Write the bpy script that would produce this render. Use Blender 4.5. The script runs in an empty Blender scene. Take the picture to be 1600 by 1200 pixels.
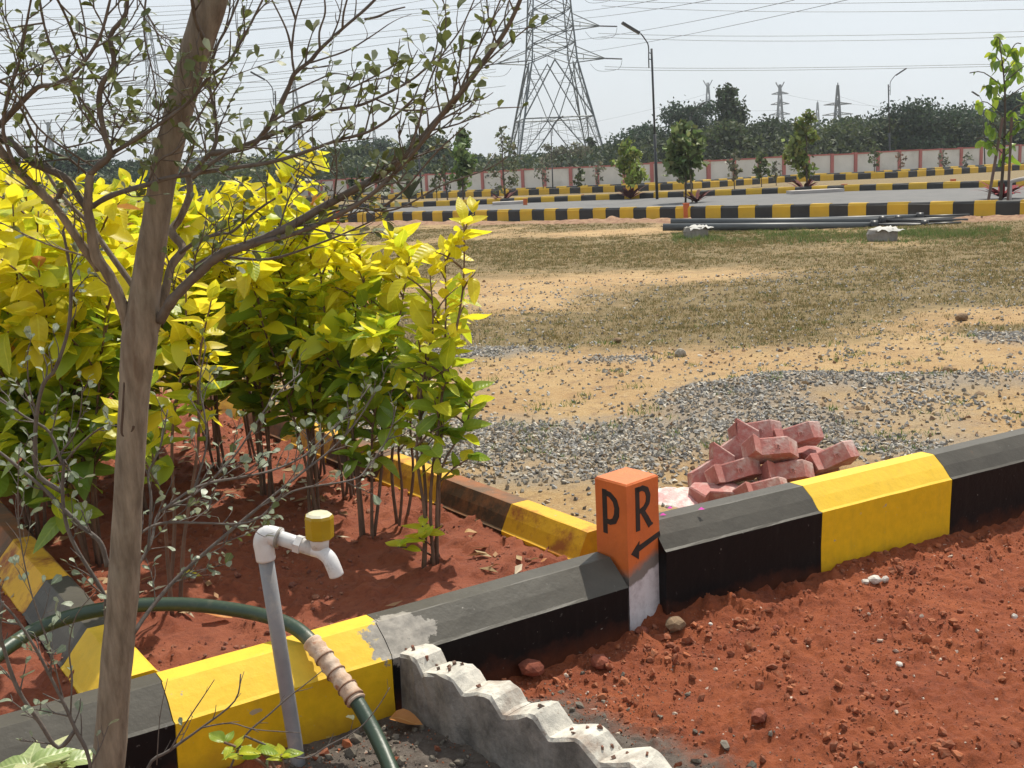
import bpy, math, random
import numpy as np
from mathutils import Vector, Matrix, Euler

# ------------------------------------------------------------------ camera, sky, sun, exposure
S = bpy.context.scene
COL = S.collection
FPX = 1700.0
TH = math.atan(.05); PT = math.atan(330/1700*math.cos(TH))
cf = np.array([0, math.cos(PT), -math.sin(PT)])
_r0 = np.array([1., 0, 0]); _u0 = np.array([0, math.sin(PT), math.cos(PT)])
cr = _r0*math.cos(TH) - _u0*math.sin(TH); cu = _u0*math.cos(TH) + _r0*math.sin(TH)
CO = np.array([0, 0, 1.5])
cam = bpy.data.cameras.new('camera'); camo = bpy.data.objects.new('camera', cam); COL.objects.link(camo)
cam.sensor_width = 36; cam.lens = 36*FPX/1600; cam.clip_end = 3000; cam.clip_start = .05
m4 = Matrix.Identity(4)
for i in range(3):
    m4[i][0] = cr[i]; m4[i][1] = cu[i]; m4[i][2] = -cf[i]; m4[i][3] = CO[i]
camo.matrix_world = m4
S.camera = camo

SUN_AZ = math.radians(27); SUN_EL = math.radians(58)
world = bpy.data.worlds.new('World'); S.world = world; world.use_nodes = True
wn = world.node_tree; wn.nodes.clear()
sky = wn.nodes.new('ShaderNodeTexSky'); sky.sky_type = 'NISHITA'; sky.sun_disc = False
sky.sun_elevation = SUN_EL; sky.sun_rotation = SUN_AZ; sky.dust_density = 3.0; sky.air_density = 1.0; sky.ozone_density = 1.5
veil = wn.nodes.new('ShaderNodeMix'); veil.data_type = 'RGBA'
# thin high cloud: a pale veil over the clear sky, patchy at large scale
tc = wn.nodes.new('ShaderNodeTexCoord'); cn = wn.nodes.new('ShaderNodeTexNoise'); cn.inputs['Scale'].default_value = 2.2; cn.inputs['Detail'].default_value = 5
mp = wn.nodes.new('ShaderNodeMapping'); mp.inputs['Scale'].default_value = (1, 1, 2.2)
wn.links.new(tc.outputs['Generated'], mp.inputs['Vector']); wn.links.new(mp.outputs['Vector'], cn.inputs['Vector'])
mr = wn.nodes.new('ShaderNodeMapRange'); mr.inputs['From Min'].default_value = .3; mr.inputs['From Max'].default_value = .7
mr.inputs['To Min'].default_value = .72; mr.inputs['To Max'].default_value = .94
wn.links.new(cn.outputs['Fac'], mr.inputs['Value']); wn.links.new(mr.outputs['Result'], veil.inputs['Factor'])
wn.links.new(sky.outputs['Color'], veil.inputs['A']); veil.inputs['B'].default_value = (7.6, 8.15, 8.6, 1)
bg = wn.nodes.new('ShaderNodeBackground'); bg.inputs['Strength'].default_value = .10
wo = wn.nodes.new('ShaderNodeOutputWorld')
wn.links.new(veil.outputs['Result'], bg.inputs['Color']); wn.links.new(bg.outputs['Background'], wo.inputs['Surface'])

sl = bpy.data.lights.new('sun', 'SUN'); sl.energy = 5.0; sl.angle = math.radians(.6); sl.color = (1, .94, .82)
so = bpy.data.objects.new('sun', sl); COL.objects.link(so)
sd = Vector((math.sin(SUN_AZ)*math.cos(SUN_EL), math.cos(SUN_AZ)*math.cos(SUN_EL), math.sin(SUN_EL)))
so.rotation_euler = sd.to_track_quat('Z', 'Y').to_euler(); so.location = (0, 0, 30)
S.view_settings.view_transform = 'Standard'; S.view_settings.look = 'None'
S.view_settings.exposure = 0.12; S.view_settings.gamma = 1; S.view_settings.use_curve_mapping = False
S.render.engine = 'CYCLES'
S.cycles.use_denoising = True
S.cycles.max_bounces = 6; S.cycles.transparent_max_bounces = 8; S.cycles.volume_bounces = 0
S.cycles.diffuse_bounces = 3; S.cycles.glossy_bounces = 2; S.cycles.transmission_bounces = 4
S.cycles.volume_step_rate = 4

rng = np.random.default_rng(7)
random.seed(7)
U = random.uniform

# ------------------------------------------------------------------ placing helpers
def ray(x, y): return cf + cr*(x-800)/FPX - cu*(y-600)/FPX
def G(x, y, z=0.):
    d = ray(x, y); return CO + d*((z-1.5)/d[2])
def at(x, y, Y):
    d = ray(x, y); return CO + d*(Y/d[1])
def V3(a): return Vector((float(a[0]), float(a[1]), float(a[2])))

# ------------------------------------------------------------------ numpy noise
def _hash(ix, iy, s):
    n = (ix.astype(np.int64)*374761393 + iy.astype(np.int64)*668265263 + s*1442695041) & 0xffffffff
    n = ((n ^ (n >> 13))*1274126177) & 0xffffffff
    return ((n ^ (n >> 16)) & 0xffff)/65535.0
def vnoise(x, y, s=0):
    x = np.asarray(x, float); y = np.asarray(y, float)
    ix = np.floor(x); iy = np.floor(y); fx = x-ix; fy = y-iy
    fx = fx*fx*(3-2*fx); fy = fy*fy*(3-2*fy)
    a = _hash(ix, iy, s); b = _hash(ix+1, iy, s); c = _hash(ix, iy+1, s); d = _hash(ix+1, iy+1, s)
    return (a*(1-fx)+b*fx)*(1-fy) + (c*(1-fx)+d*fx)*fy
def fbm(x, y, f, o=4, s=0, g=.5):
    t = 0; a = 1; w = 0
    for k in range(o):
        t = t + a*vnoise(x*f + 13.7*k, y*f - 7.3*k, s+k); w += a; a *= g; f *= 2.03
    return t/w
def sstep(a, b, x):
    t = np.clip((x-a)/(b-a), 0, 1); return t*t*(3-2*t)

# ------------------------------------------------------------------ mesh helpers
def tag(o, label=None, cat=None, group=None, kind=None):
    if label: o['label'] = label
    if cat: o['category'] = cat
    if group: o['group'] = group
    if kind: o['kind'] = kind
    return o
def thing(name, loc, label, cat, group=None, rz=0):
    o = bpy.data.objects.new(name, None); COL.objects.link(o); o.location = V3(loc); o.rotation_euler = (0, 0, rz)
    o.empty_display_size = .1
    return tag(o, label, cat, group)
def link(name, me, parent=None, M=None):
    o = bpy.data.objects.new(name, me); COL.objects.link(o)
    if parent is not None: o.parent = parent
    if M is not None: o.matrix_local = M
    return o
def npmesh(name, V, F, mat, smooth=False, attr=None, mats=None):
    """uniform-size faces, fast path"""
    V = np.asarray(V, np.float32); F = np.asarray(F, np.int32); k = F.shape[1]
    me = bpy.data.meshes.new(name); me.vertices.add(len(V)); me.vertices.foreach_set('co', V.ravel())
    me.loops.add(F.size); me.loops.foreach_set('vertex_index', F.ravel())
    me.polygons.add(len(F)); me.polygons.foreach_set('loop_start', np.arange(0, F.size, k, dtype=np.int32))
    try: me.polygons.foreach_set('loop_total', np.full(len(F), k, np.int32))
    except Exception: pass
    me.update(calc_edges=True)
    me.polygons.foreach_set('use_smooth', np.full(len(F), smooth))
    if attr is not None:
        for an, av in attr.items():
            av = np.asarray(av, np.float32)
            if av.ndim == 1:
                a = me.attributes.new(an, 'FLOAT', 'POINT'); a.data.foreach_set('value', av)
            else:
                a = me.attributes.new(an, 'FLOAT_COLOR', 'POINT')
                if av.shape[1] == 3: av = np.concatenate([av, np.ones((len(av), 1), np.float32)], 1)
                a.data.foreach_set('color', av.ravel())
    for m in (mats or [mat]): me.materials.append(m)
    return me
class MB:
    def __init__(s): s.v = []; s.f = []; s.o = (0, 0, 0)
    def box(s, c, d, R=None):
        R = R or Matrix.Identity(3); n = len(s.v); c = Vector(c)
        for x in (-.5, .5):
            for y in (-.5, .5):
                for z in (-.5, .5): s.v.append(c + R @ Vector((x*d[0], y*d[1], z*d[2])))
        for q in ((0, 1, 3, 2), (4, 6, 7, 5), (0, 4, 5, 1), (2, 3, 7, 6), (0, 2, 6, 4), (1, 5, 7, 3)): s.f.append([n+i for i in q])
        return s
    def tube(s, pts, rad, n=6, cap=True):
        pts = [Vector(p) for p in pts]
        if not hasattr(rad, '__len__'): rad = [rad]*len(pts)
        b = len(s.v); up = Vector((.3, .2, 1)).normalized(); prev = None
        for i, p in enumerate(pts):
            t = (pts[min(i+1, len(pts)-1)] - pts[max(i-1, 0)]).normalized()
            if prev is None:
                a = t.cross(up)
                if a.length < .1: a = t.cross(Vector((1, 0, 0)))
            else: a = prev - t*prev.dot(t)
            a.normalize(); prev = a; c = t.cross(a)
            for k in range(n):
                an = 2*math.pi*k/n
                s.v.append(p + (a*math.cos(an) + c*math.sin(an))*rad[i])
        for i in range(len(pts)-1):
            for k in range(n):
                s.f.append([b+i*n+k, b+i*n+(k+1) % n, b+(i+1)*n+(k+1) % n, b+(i+1)*n+k])
        if cap:
            s.f.append([b+k for k in range(n)][::-1]); s.f.append([b+(len(pts)-1)*n+k for k in range(n)])
        return s
    def prism(s, poly, z0, z1, M=None):
        M = M or Matrix.Identity(4); n = len(s.v); k = len(poly)
        for z in (z0, z1):
            for p in poly: s.v.append(M @ Vector((p[0], p[1], z)))
        s.f.append([n+i for i in range(k)][::-1]); s.f.append([n+k+i for i in range(k)])
        for i in range(k): s.f.append([n+i, n+(i+1) % k, n+k+(i+1) % k, n+k+i])
        return s
    def mesh(s, name, mat, smooth=False, org=None):
        me = bpy.data.meshes.new(name)
        o = Vector(org) if org is not None else Vector((0, 0, 0))
        me.from_pydata([tuple(Vector(v)-o) for v in s.v], [], s.f); me.update()
        if smooth: me.polygons.foreach_set('use_smooth', [True]*len(me.polygons))
        me.materials.append(mat); return me
    def build(s, name, mat, parent=None, smooth=False):
        org = parent.location if parent is not None else None
        if parent is not None and parent.parent is not None: org = Vector(parent.parent.location) + Vector(parent.location)
        return link(name, s.mesh(name, mat, smooth, org), parent)
def solo(name, mb, mat, loc, label, cat, group=None, smooth=False, kind=None):
    o = link(name, mb.mesh(name, mat, smooth, loc)); o.location = V3(loc); return tag(o, label, cat, group, kind)
def smoothpath(P, k=4):
    P = [Vector(p) for p in P]; out = []
    for i in range(len(P)-1):
        p0 = P[max(i-1, 0)]; p1 = P[i]; p2 = P[i+1]; p3 = P[min(i+2, len(P)-1)]
        for j in range(k):
            t = j/k
            out.append(.5*((2*p1) + (p2-p0)*t + (2*p0-5*p1+4*p2-p3)*t*t + (3*p1-p0-3*p2+p3)*t**3))
    out.append(P[-1]); return out

# ------------------------------------------------------------------ materials
def newmat(name):
    m = bpy.data.materials.new(name); m.use_nodes = True; nt = m.node_tree
    b = nt.nodes['Principled BSDF']; return m, nt, b
def N(nt, t, **kw):
    n = nt.nodes.new('ShaderNode'+t)
    for k, v in kw.items():
        if k in n.inputs: n.inputs[k].default_value = v
        else: setattr(n, k, v)
    return n
def mixc(nt, f, a, b):
    m = nt.nodes.new('ShaderNodeMix'); m.data_type = 'RGBA'
    for s, v in (('Factor', f), ('A', a), ('B', b)):
        if isinstance(v, bpy.types.NodeSocket): nt.links.new(v, m.inputs[s])
        elif s == 'Factor': m.inputs[s].default_value = v
        else: m.inputs[s].default_value = (*v[:3], 1)
    return m.outputs['Result']
def pos(nt, obj=False):
    if obj: return N(nt, 'TexCoord').outputs['Object']
    return N(nt, 'NewGeometry').outputs['Position']
def noise(nt, vec, scale, detail=4, rough=.55):
    n = N(nt, 'TexNoise'); n.inputs['Scale'].default_value = scale; n.inputs['Detail'].default_value = detail; n.inputs['Roughness'].default_value = rough
    nt.links.new(vec, n.inputs['Vector']); return n.outputs['Fac']
def rng_(nt, v, a, b, c=0., d=1.):
    m = N(nt, 'MapRange'); m.inputs['From Min'].default_value = a; m.inputs['From Max'].default_value = b
    m.inputs['To Min'].default_value = c; m.inputs['To Max'].default_value = d
    nt.links.new(v, m.inputs['Value']); return m.outputs['Result']
def mth(nt, op, a, b):
    m = N(nt, 'Math', operation=op)
    for i, v in enumerate((a, b)):
        if isinstance(v, bpy.types.NodeSocket): nt.links.new(v, m.inputs[i])
        else: m.inputs[i].default_value = v
    return m.outputs[0]
def bump(nt, b, h, dist, strength=1.):
    n = N(nt, 'Bump'); n.inputs['Strength'].default_value = strength; n.inputs['Distance'].default_value = dist
    nt.links.new(h, n.inputs['Height']); nt.links.new(n.outputs['Normal'], b.inputs['Normal'])
def simple(name, c, c2=None, sc=20, rough=.7, bd=.0, bs=60, metal=0, stain=None, stsc=3, stth=(.55, .7), obj=False, rand=0):
    m, nt, b = newmat(name); p = pos(nt, obj)
    c2 = c2 or tuple(x*.75 for x in c)
    col = mixc(nt, rng_(nt, noise(nt, p, sc), .3, .7), c, c2)
    if stain: col = mixc(nt, rng_(nt, noise(nt, p, stsc, 6, .65), *stth), col, stain)
    if rand:
        oi = N(nt, 'ObjectInfo'); col = mixc(nt, rng_(nt, oi.outputs['Random'], 0, 1, 0, rand), col, tuple(x*.45 for x in c))
    nt.links.new(col, b.inputs['Base Color']); b.inputs['Roughness'].default_value = rough; b.inputs['Metallic'].default_value = metal
    if bd: bump(nt, b, noise(nt, p, bs, 6, .6), bd)
    return m
SMEAR = (-.345, 2.93, .225)
def paint(name, c, dust, dustamt=.8, stain=(.2, .07, .03), stth=(.62, .78), rough=.6):
    """painted concrete: dust settles on faces that look up, chips and red mud stains"""
    m, nt, b = newmat(name); p = pos(nt)
    g = N(nt, 'NewGeometry'); sx = N(nt, 'SeparateXYZ'); nt.links.new(g.outputs['Normal'], sx.inputs[0])
    up = rng_(nt, sx.outputs['Z'], .25, .75)
    n1 = noise(nt, p, 9, 6, .6)
    col = mixc(nt, rng_(nt, noise(nt, p, 30, 4), .35, .7), c, tuple(x*.86 for x in c))
    f = mth(nt, 'MULTIPLY', up, rng_(nt, n1, .25, .6, dustamt*.75, dustamt))
    col = mixc(nt, f, col, dust)
    f2 = mth(nt, 'MULTIPLY', rng_(nt, noise(nt, p, 5.5, 8, .7), *stth), rng_(nt, sx.outputs['Z'], -.2, .5, .08, 1))
    col = mixc(nt, f2, col, stain)
    px3 = N(nt, 'SeparateXYZ'); nt.links.new(p, px3.inputs[0])
    # mud splashed up from the ground, and worn arris and chips
    low = mth(nt, 'MULTIPLY', rng_(nt, mth(nt, 'ADD', px3.outputs['Z'], mth(nt, 'MULTIPLY', noise(nt, p, 12, 6, .7), -.14)), -.075, .0, 1, 0), .42)
    col = mixc(nt, low, col, (.20, .055, .022))
    pm = N(nt, 'Mapping'); pm.inputs['Scale'].default_value = (1, 1, .12); nt.links.new(p, pm.inputs['Vector'])
    col = mixc(nt, rng_(nt, noise(nt, pm.outputs['Vector'], 38, 4, .6), .55, .8, 0, .22), col, tuple(x*.45 for x in dust))
    ge = N(nt, 'NewGeometry'); edge_ = rng_(nt, ge.outputs['Pointiness'], .53, .60)
    col = mixc(nt, mth(nt, 'MULTIPLY', edge_, rng_(nt, noise(nt, p, 30, 4, .6), .45, .6)), col, tuple(x*1.5+.04 for x in dust) if c[0] < .1 else (.55, .42, .2))
    vd = N(nt, 'VectorMath', operation='DISTANCE'); nt.links.new(p, vd.inputs[0]); vd.inputs[1].default_value = SMEAR
    smf = rng_(nt, mth(nt, 'ADD', vd.outputs['Value'], mth(nt, 'MULTIPLY', mth(nt, 'SUBTRACT', noise(nt, p, 16, 7, .7), .5), .22)), .098, .106, 1, 0)
    col = mixc(nt, smf, col, mixc(nt, rng_(nt, noise(nt, p, 26, 5, .6), .35, .65), (.34, .31, .27), (.19, .175, .155)))
    chip = rng_(nt, noise(nt, p, 17, 5, .55), .705, .72)
    col = mixc(nt, mth(nt, 'MULTIPLY', chip, .8), col, (.33, .31, .27))
    sp = rng_(nt, noise(nt, p, 55, 3, .5), .7, .74)
    col = mixc(nt, mth(nt, 'MULTIPLY', sp, .55), col, tuple(x*.6+.08 for x in dust))
    nt.links.new(col, b.inputs['Base Color']); b.inputs['Roughness'].default_value = rough; b.inputs['Specular IOR Level'].default_value = .2
    bump(nt, b, noise(nt, p, 40, 8, .6), .0018)
    return m
def leafmat(name, c, c2, trans=.45, rough=.4, rand=.35, vcol=None):
    m, nt, b = newmat(name); p = N(nt, 'TexCoord').outputs['Object']
    oi = N(nt, 'ObjectInfo')
    col = mixc(nt, rng_(nt, oi.outputs['Random'], 0, 1), c, c2)
    # midrib and faint side veins, in the leaf's own space
    sx = N(nt, 'SeparateXYZ'); nt.links.new(p, sx.inputs[0])
    ax = mth(nt, 'ABSOLUTE', sx.outputs['X'], 0)
    rib = rng_(nt, ax, .012, .028, .45, 0)
    vv = mth(nt, 'SINE', mth(nt, 'MULTIPLY', mth(nt, 'SUBTRACT', sx.outputs['Y'], mth(nt, 'MULTIPLY', ax, .8)), 50), 0)
    vn = mth(nt, 'MULTIPLY', rng_(nt, vv, .7, 1), .07)
    col = mixc(nt, mth(nt, 'MAXIMUM', rib, vn), col, tuple(min(1, x*1.35+.03) for x in c2))
    nz = noise(nt, p, 5, 4)
    col = mixc(nt, rng_(nt, nz, .45, .75, 0, .35), col, tuple(x*.7 for x in c))
    nt.links.new(col, b.inputs['Base Color']); b.inputs['Roughness'].default_value = rough
    if 'Specular IOR Level' in b.inputs: b.inputs['Specular IOR Level'].default_value = .55
    tr = N(nt, 'BsdfTranslucent'); nt.links.new(col, tr.inputs['Color'])
    ms = N(nt, 'MixShader'); ms.inputs[0].default_value = trans
    nt.links.new(b.outputs[0], ms.inputs[1]); nt.links.new(tr.outputs[0], ms.inputs[2])
    nt.links.new(ms.outputs[0], nt.nodes['Material Output'].inputs['Surface'])
    bump(nt, b, vv, .01, .12)
    return m
def attrmat(name, attr, rough=.9, trans=0, bd=0, bs=200):
    """colour carried by the pieces themselves (each stone, blade or leaf has its own)"""
    m, nt, b = newmat(name); a = N(nt, 'Attribute'); a.attribute_name = attr
    p = pos(nt); col = mixc(nt, rng_(nt, noise(nt, p, 90, 3), .3, .75, 0, .35), a.outputs['Color'], (.25, .2, .14) if not trans else (.1, .12, .04))
    if trans: col = a.outputs['Color']
    nt.links.new(col, b.inputs['Base Color']); b.inputs['Roughness'].default_value = rough
    if bd: bump(nt, b, noise(nt, p, bs, 4), bd)
    if trans:
        tr = N(nt, 'BsdfTranslucent'); nt.links.new(col, tr.inputs['Color'])
        ms = N(nt, 'MixShader'); ms.inputs[0].default_value = trans
        nt.links.new(b.outputs[0], ms.inputs[1]); nt.links.new(tr.outputs[0], ms.inputs[2])
        nt.links.new(ms.outputs[0], nt.nodes['Material Output'].inputs['Surface'])
    return m

YEL = (.76, .46, .012); BLK = (.006, .006, .0065)
M_yel = paint('yellow_paint', YEL, (.80, .56, .10), .45, (.33, .12, .03), (.66, .8))
M_yeld = paint('yellow_paint_muddy', (.68, .36, .015), (.72, .42, .06), .5, (.3, .09, .03), (.5, .64))
M_blk = paint('black_paint', BLK, (.092, .084, .070), .9, (.22, .09, .045), (.68, .86), .5)
M_blkd = paint('black_paint_muddy', (.035, .022, .016), (.17, .105, .065), .9, (.30, .115, .045), (.44, .62), .7)
M_yfar = simple('yellow_paint_far', (.66, .40, .02), (.56, .34, .025), 3, .6)
M_bfar = simple('black_paint_far', (.016, .016, .018), (.03, .03, .03), 3, .6)
M_conc = simple('bare_concrete', (.40, .37, .31), (.27, .25, .21), 9, .85, .002, 80, stain=(.62, .58, .5), stsc=12, stth=(.55, .68))
M_cdark = simple('wet_cement', (.17, .16, .14), (.10, .095, .085), 14, .9, .003, 60)
M_asph = simple('asphalt', (.10, .10, .10), (.14, .135, .13), 2, .9, .002, 40)
M_wwhite = simple('wall_whitewash', (.66, .64, .60), (.56, .54, .50), .8, .85, stain=(.38, .36, .32), stsc=.5, stth=(.5, .8))
M_wpink = simple('wall_pink_paint', (.44, .15, .13), (.36, .12, .11), 1, .8)
M_gal = simple('galvanised_steel', (.105, .125, .13), (.075, .09, .095), 2, .55, metal=.35)
M_pole = simple('black_pole_metal', (.02, .021, .024), (.03, .03, .034), 5, .4)
M_wire = simple('wire_metal', (.12, .13, .14), None, 2, .6)

def fieldmat():
    m, nt, b = newmat('field_earth'); p = pos(nt)
    a = N(nt, 'Attribute'); a.attribute_name = 'zone'; s = N(nt, 'SeparateColor'); nt.links.new(a.outputs['Color'], s.inputs[0])
    base = mixc(nt, rng_(nt, noise(nt, p, 1.3, 8, .65), .35, .65), (.34, .20, .080), (.42, .28, .125))
    base = mixc(nt, rng_(nt, noise(nt, p, 9, 6, .7), .5, .72, 0, .85), base, (.19, .11, .058))
    base = mixc(nt, rng_(nt, noise(nt, p, 60, 3, .6), .52, .7, 0, .5), base, (.52, .40, .24))
    brk = noise(nt, p, 3.2, 8, .75)
    gm = rng_(nt, mth(nt, 'ADD', s.outputs['Red'], mth(nt, 'MULTIPLY', brk, 1.1)), .78, 1.2)
    gc = mixc(nt, rng_(nt, noise(nt, p, 14, 5, .7), .35, .65), (.115, .082, .030), (.20, .145, .060))
    col = mixc(nt, mth(nt, 'MULTIPLY', gm, .92), base, gc)
    vm = rng_(nt, mth(nt, 'ADD', s.outputs['Green'], mth(nt, 'MULTIPLY', brk, 1.1)), .8, 1.3)
    vc = mixc(nt, rng_(nt, noise(nt, p, 110, 3, .7), .4, .6), (.30, .27, .23), (.15, .14, .125))
    col = mixc(nt, mth(nt, 'MULTIPLY', vm, .7), col, vc)
    col = mixc(nt, rng_(nt, s.outputs['Blue'], .2, .7), col, mixc(nt, rng_(nt, noise(nt, p, 6, 6), .4, .6), (.20, .10, .055), (.31, .185, .105)))
    nt.links.new(col, b.inputs['Base Color']); b.inputs['Roughness'].default_value = .95
    bump(nt, b, noise(nt, p, 28, 10, .75), .02)
    return m
def soilmat(name, c1, c2, c3, cem=False):
    m, nt, b = newmat(name); p = pos(nt)
    col = mixc(nt, rng_(nt, noise(nt, p, 4, 8, .7), .35, .65), c1, c2)
    col = mixc(nt, rng_(nt, noise(nt, p, 35, 6, .7), .5, .7, 0, .7), col, c3)
    if cem:
        a = N(nt, 'Attribute'); a.attribute_name = 'cement'
        f = rng_(nt, mth(nt, 'ADD', a.outputs['Fac'], mth(nt, 'MULTIPLY', noise(nt, p, 9, 8, .7), .7)), .72, .95)
        cc = mixc(nt, rng_(nt, noise(nt, p, 22, 6, .7), .4, .65), (.15, .135, .115), (.07, .06, .05))
        col = mixc(nt, mth(nt, 'MULTIPLY', f, .93), col, cc)
        sp = rng_(nt, noise(nt, p, 42, 2, .5), .72, .75); col = mixc(nt, mth(nt, 'MULTIPLY', sp, .7), col, (.6, .5, .42))
    nt.links.new(col, b.inputs['Base Color']); b.inputs['Roughness'].default_value = .95
    bump(nt, b, noise(nt, p, 60, 10, .78), .014)
    return m
M_field = fieldmat()
M_verge = soilmat('red_verge_soil', (.225, .047, .0135), (.33, .083, .025), (.11, .023, .008), True)
M_bed = soilmat('red_bed_soil', (.23, .055, .023), (.32, .092, .042), (.14, .032, .015))

# ------------------------------------------------------------------ layout of the near kerbs (world metres)
uR = np.array([.881, .474]); uL = np.array([.853, .523])       # run directions right / left of the marker post
AR = np.array([.47, 3.42]); AL = np.array([.36, 3.34])          # front top edge at the post
nR = np.array([-.474, .881]); nL = np.array([-.523, .853])      # towards the field
cX = np.array([-.57, .822]); oX = np.array([-.822, -.57])       # cross kerbs: direction and chamfered side
BR = np.array([.215, 3.63]); BL = np.array([-1.33, 2.95])
def front_dist(x, y):
    """signed distance behind the near kerb's front line"""
    dR = (x-AR[0])*nR[0] + (y-AR[1])*nR[1]; dL = (x-AL[0])*nL[0] + (y-AL[1])*nL[1]
    return np.where(x > .42, dR, dL)
def bed_d(x, y):
    """>0 inside the bed between the cross kerbs"""
    sx = (x-BR[0])*oX[0] + (y-BR[1])*oX[1]
    return sx

# ------------------------------------------------------------------ ground: field
def blob(x, y, px, py, hw, hh):
    c = G(px, py, .1); y1 = G(px, py-hh, .1)[1]; y0 = G(px, py+hh, .1)[1]; Y = c[1]
    rx = hw/FPX*Y; ry = max((y1-y0)/2, .01)
    return np.exp(-((x-c[0])/rx)**2 - ((y-c[1])/ry)**2)
GB = [(1000, 388, 420, 20, 1), (1350, 400, 300, 22, .7), (1060, 492, 260, 30, 1), (860, 492, 150, 10, .7), (1450, 440, 220, 22, .6),
      (1180, 515, 150, 12, .6), (760, 385, 250, 22, .9), (1300, 372, 260, 6, 1), (1560, 515, 90, 10, .8), (1300, 450, 300, 12, .5), (980, 450, 120, 12, .5)]
SB = [(790, 450, 130, 24, .8), (1060, 432, 250, 9, .3), (900, 570, 250, 22, .45), (1350, 560, 200, 16, .3), (1100, 355, 700, 5, .4)]
VB = [(1430, 700, 190, 40, .55), (870, 745, 200, 30, .6), (640, 620, 140, 20, .5), (760, 690, 230, 42, 1), (980, 690, 200, 45, .9), (1150, 650, 140, 45, 1), (1290, 615, 200, 22, .9), (760, 550, 110, 10, .8),
      (960, 563, 70, 8, .6), (1580, 530, 70, 12, .9), (1400, 655, 200, 50, .45), (1500, 610, 160, 22, .7), (1270, 680, 120, 40, .8), (560, 680, 200, 60, .8), (930, 760, 200, 18, .3)]
def gmask(x, y):
    t = .60*sstep(6.5, 10.5, y) + 1.0*(fbm(x, y*.7, .5, 4, 71)-.5)
    for *q, w in GB: t = np.maximum(t, w*blob(x, y, *q))
    for *q, w in SB: t = t - w*blob(x, y, *q)
    return np.clip(t*1.15, 0, 1)
def vmask(x, y):
    t = 0
    for *q, w in VB: t = np.maximum(t, w*blob(x, y, *q))
    return np.clip(t*1.2, 0, 1)
K1P = [G(380, 350.5, .1), G(500, 349, .1), G(760, 346, .1), G(1100, 343, .1), G(1540, 339, .1), G(1760, 337, .1)]
K1P = [K1P[0] + (K1P[0]-K1P[1])*6] + K1P
def k1_y(x): return np.interp(x, [p[0] for p in K1P], [p[1] for p in K1P])
def heap(x, y):
    d = k1_y(x) - y
    m = np.where(x < 4.6, 1., 0) + np.where(x > 9.0, 1.1, 0)
    return np.exp(-((d-1.3)/.95)**2)*m*np.clip(.45+.9*vnoise(x*1.3, y*.6, 5), 0, 1.3)
def fz(x, y):
    z = .1 + (fbm(x, y, 3., 5, 3)-.5)*.035 + (fbm(x, y, .5, 3, 9)-.5)*.05
    v = vmask(x, y)
    z = z + v*.02 + blob(x, y, 1215, 625, 170, 34)*.10 + blob(x, y, 1480, 610, 150, 20)*.07
    hp = heap(x, y); z = z + hp*(.02 + .22*(fbm(x, y, 2.5, 4, 21)-.3))
    far = sstep(38, 46, y); z = z*(1-far) + .1*far
    near = np.clip(front_dist(x, y)/.5, 0, 1); z = .1 + (z-.1)*near
    return z
ys = [2.0]
while ys[-1] < 46: ys.append(ys[-1]*1.0085 + .002)
while ys[-1] < 690: ys.append(ys[-1]*1.12)
ys = np.array(ys)
us = np.concatenate([np.linspace(-1.6, -.62, 20)[:-1], np.linspace(-.62, .62, 480), np.linspace(.62, 1.6, 20)[1:]])
Xg, Yg = np.meshgrid(us, ys); Xg = Xg*(Yg+.5)
Zg = fz(Xg, Yg)
inbed = (bed_d(Xg, Yg) > .06) & (bed_d(Xg, Yg) < 1.85) & (front_dist(Xg, Yg) > 0) & (Yg < 8)
fd = front_dist(Xg, Yg)
Zg = np.where(inbed, -.03, Zg); Zg = np.where(fd < .1, np.minimum(Zg, -.035), Zg)
nr, nc = Xg.shape
idx = np.arange(nr*nc).reshape(nr, nc)
F = np.stack([idx[:-1, :-1], idx[:-1, 1:], idx[1:, 1:], idx[1:, :-1]], -1).reshape(-1, 4)
zone = np.stack([gmask(Xg, Yg), vmask(Xg, Yg), np.clip(heap(Xg, Yg)*1.4, 0, 1)], -1).reshape(-1, 3)
far_g = (Yg.ravel() > 46); zone[:, 0] = np.where(Yg.ravel() > 38, .95 + .4*vnoise(Xg.ravel()*.12, Yg.ravel()*.12, 72), zone[:, 0])
me = npmesh('field_ground', np.stack([Xg, Yg, Zg], -1).reshape(-1, 3), F, M_field, True, {'zone': zone})
tag(link('field_ground', me), kind='structure')
# sheet under everything, reaching behind and beside the camera
b = MB(); b.v = [Vector(v) for v in ((-690, -60, -.12), (690, -60, -.12), (690, 690, -.12), (-690, 690, -.12))]; b.f = [[0, 1, 2, 3]]
me = b.mesh('ground', M_field); tag(link('ground', me), kind='structure')

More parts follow.
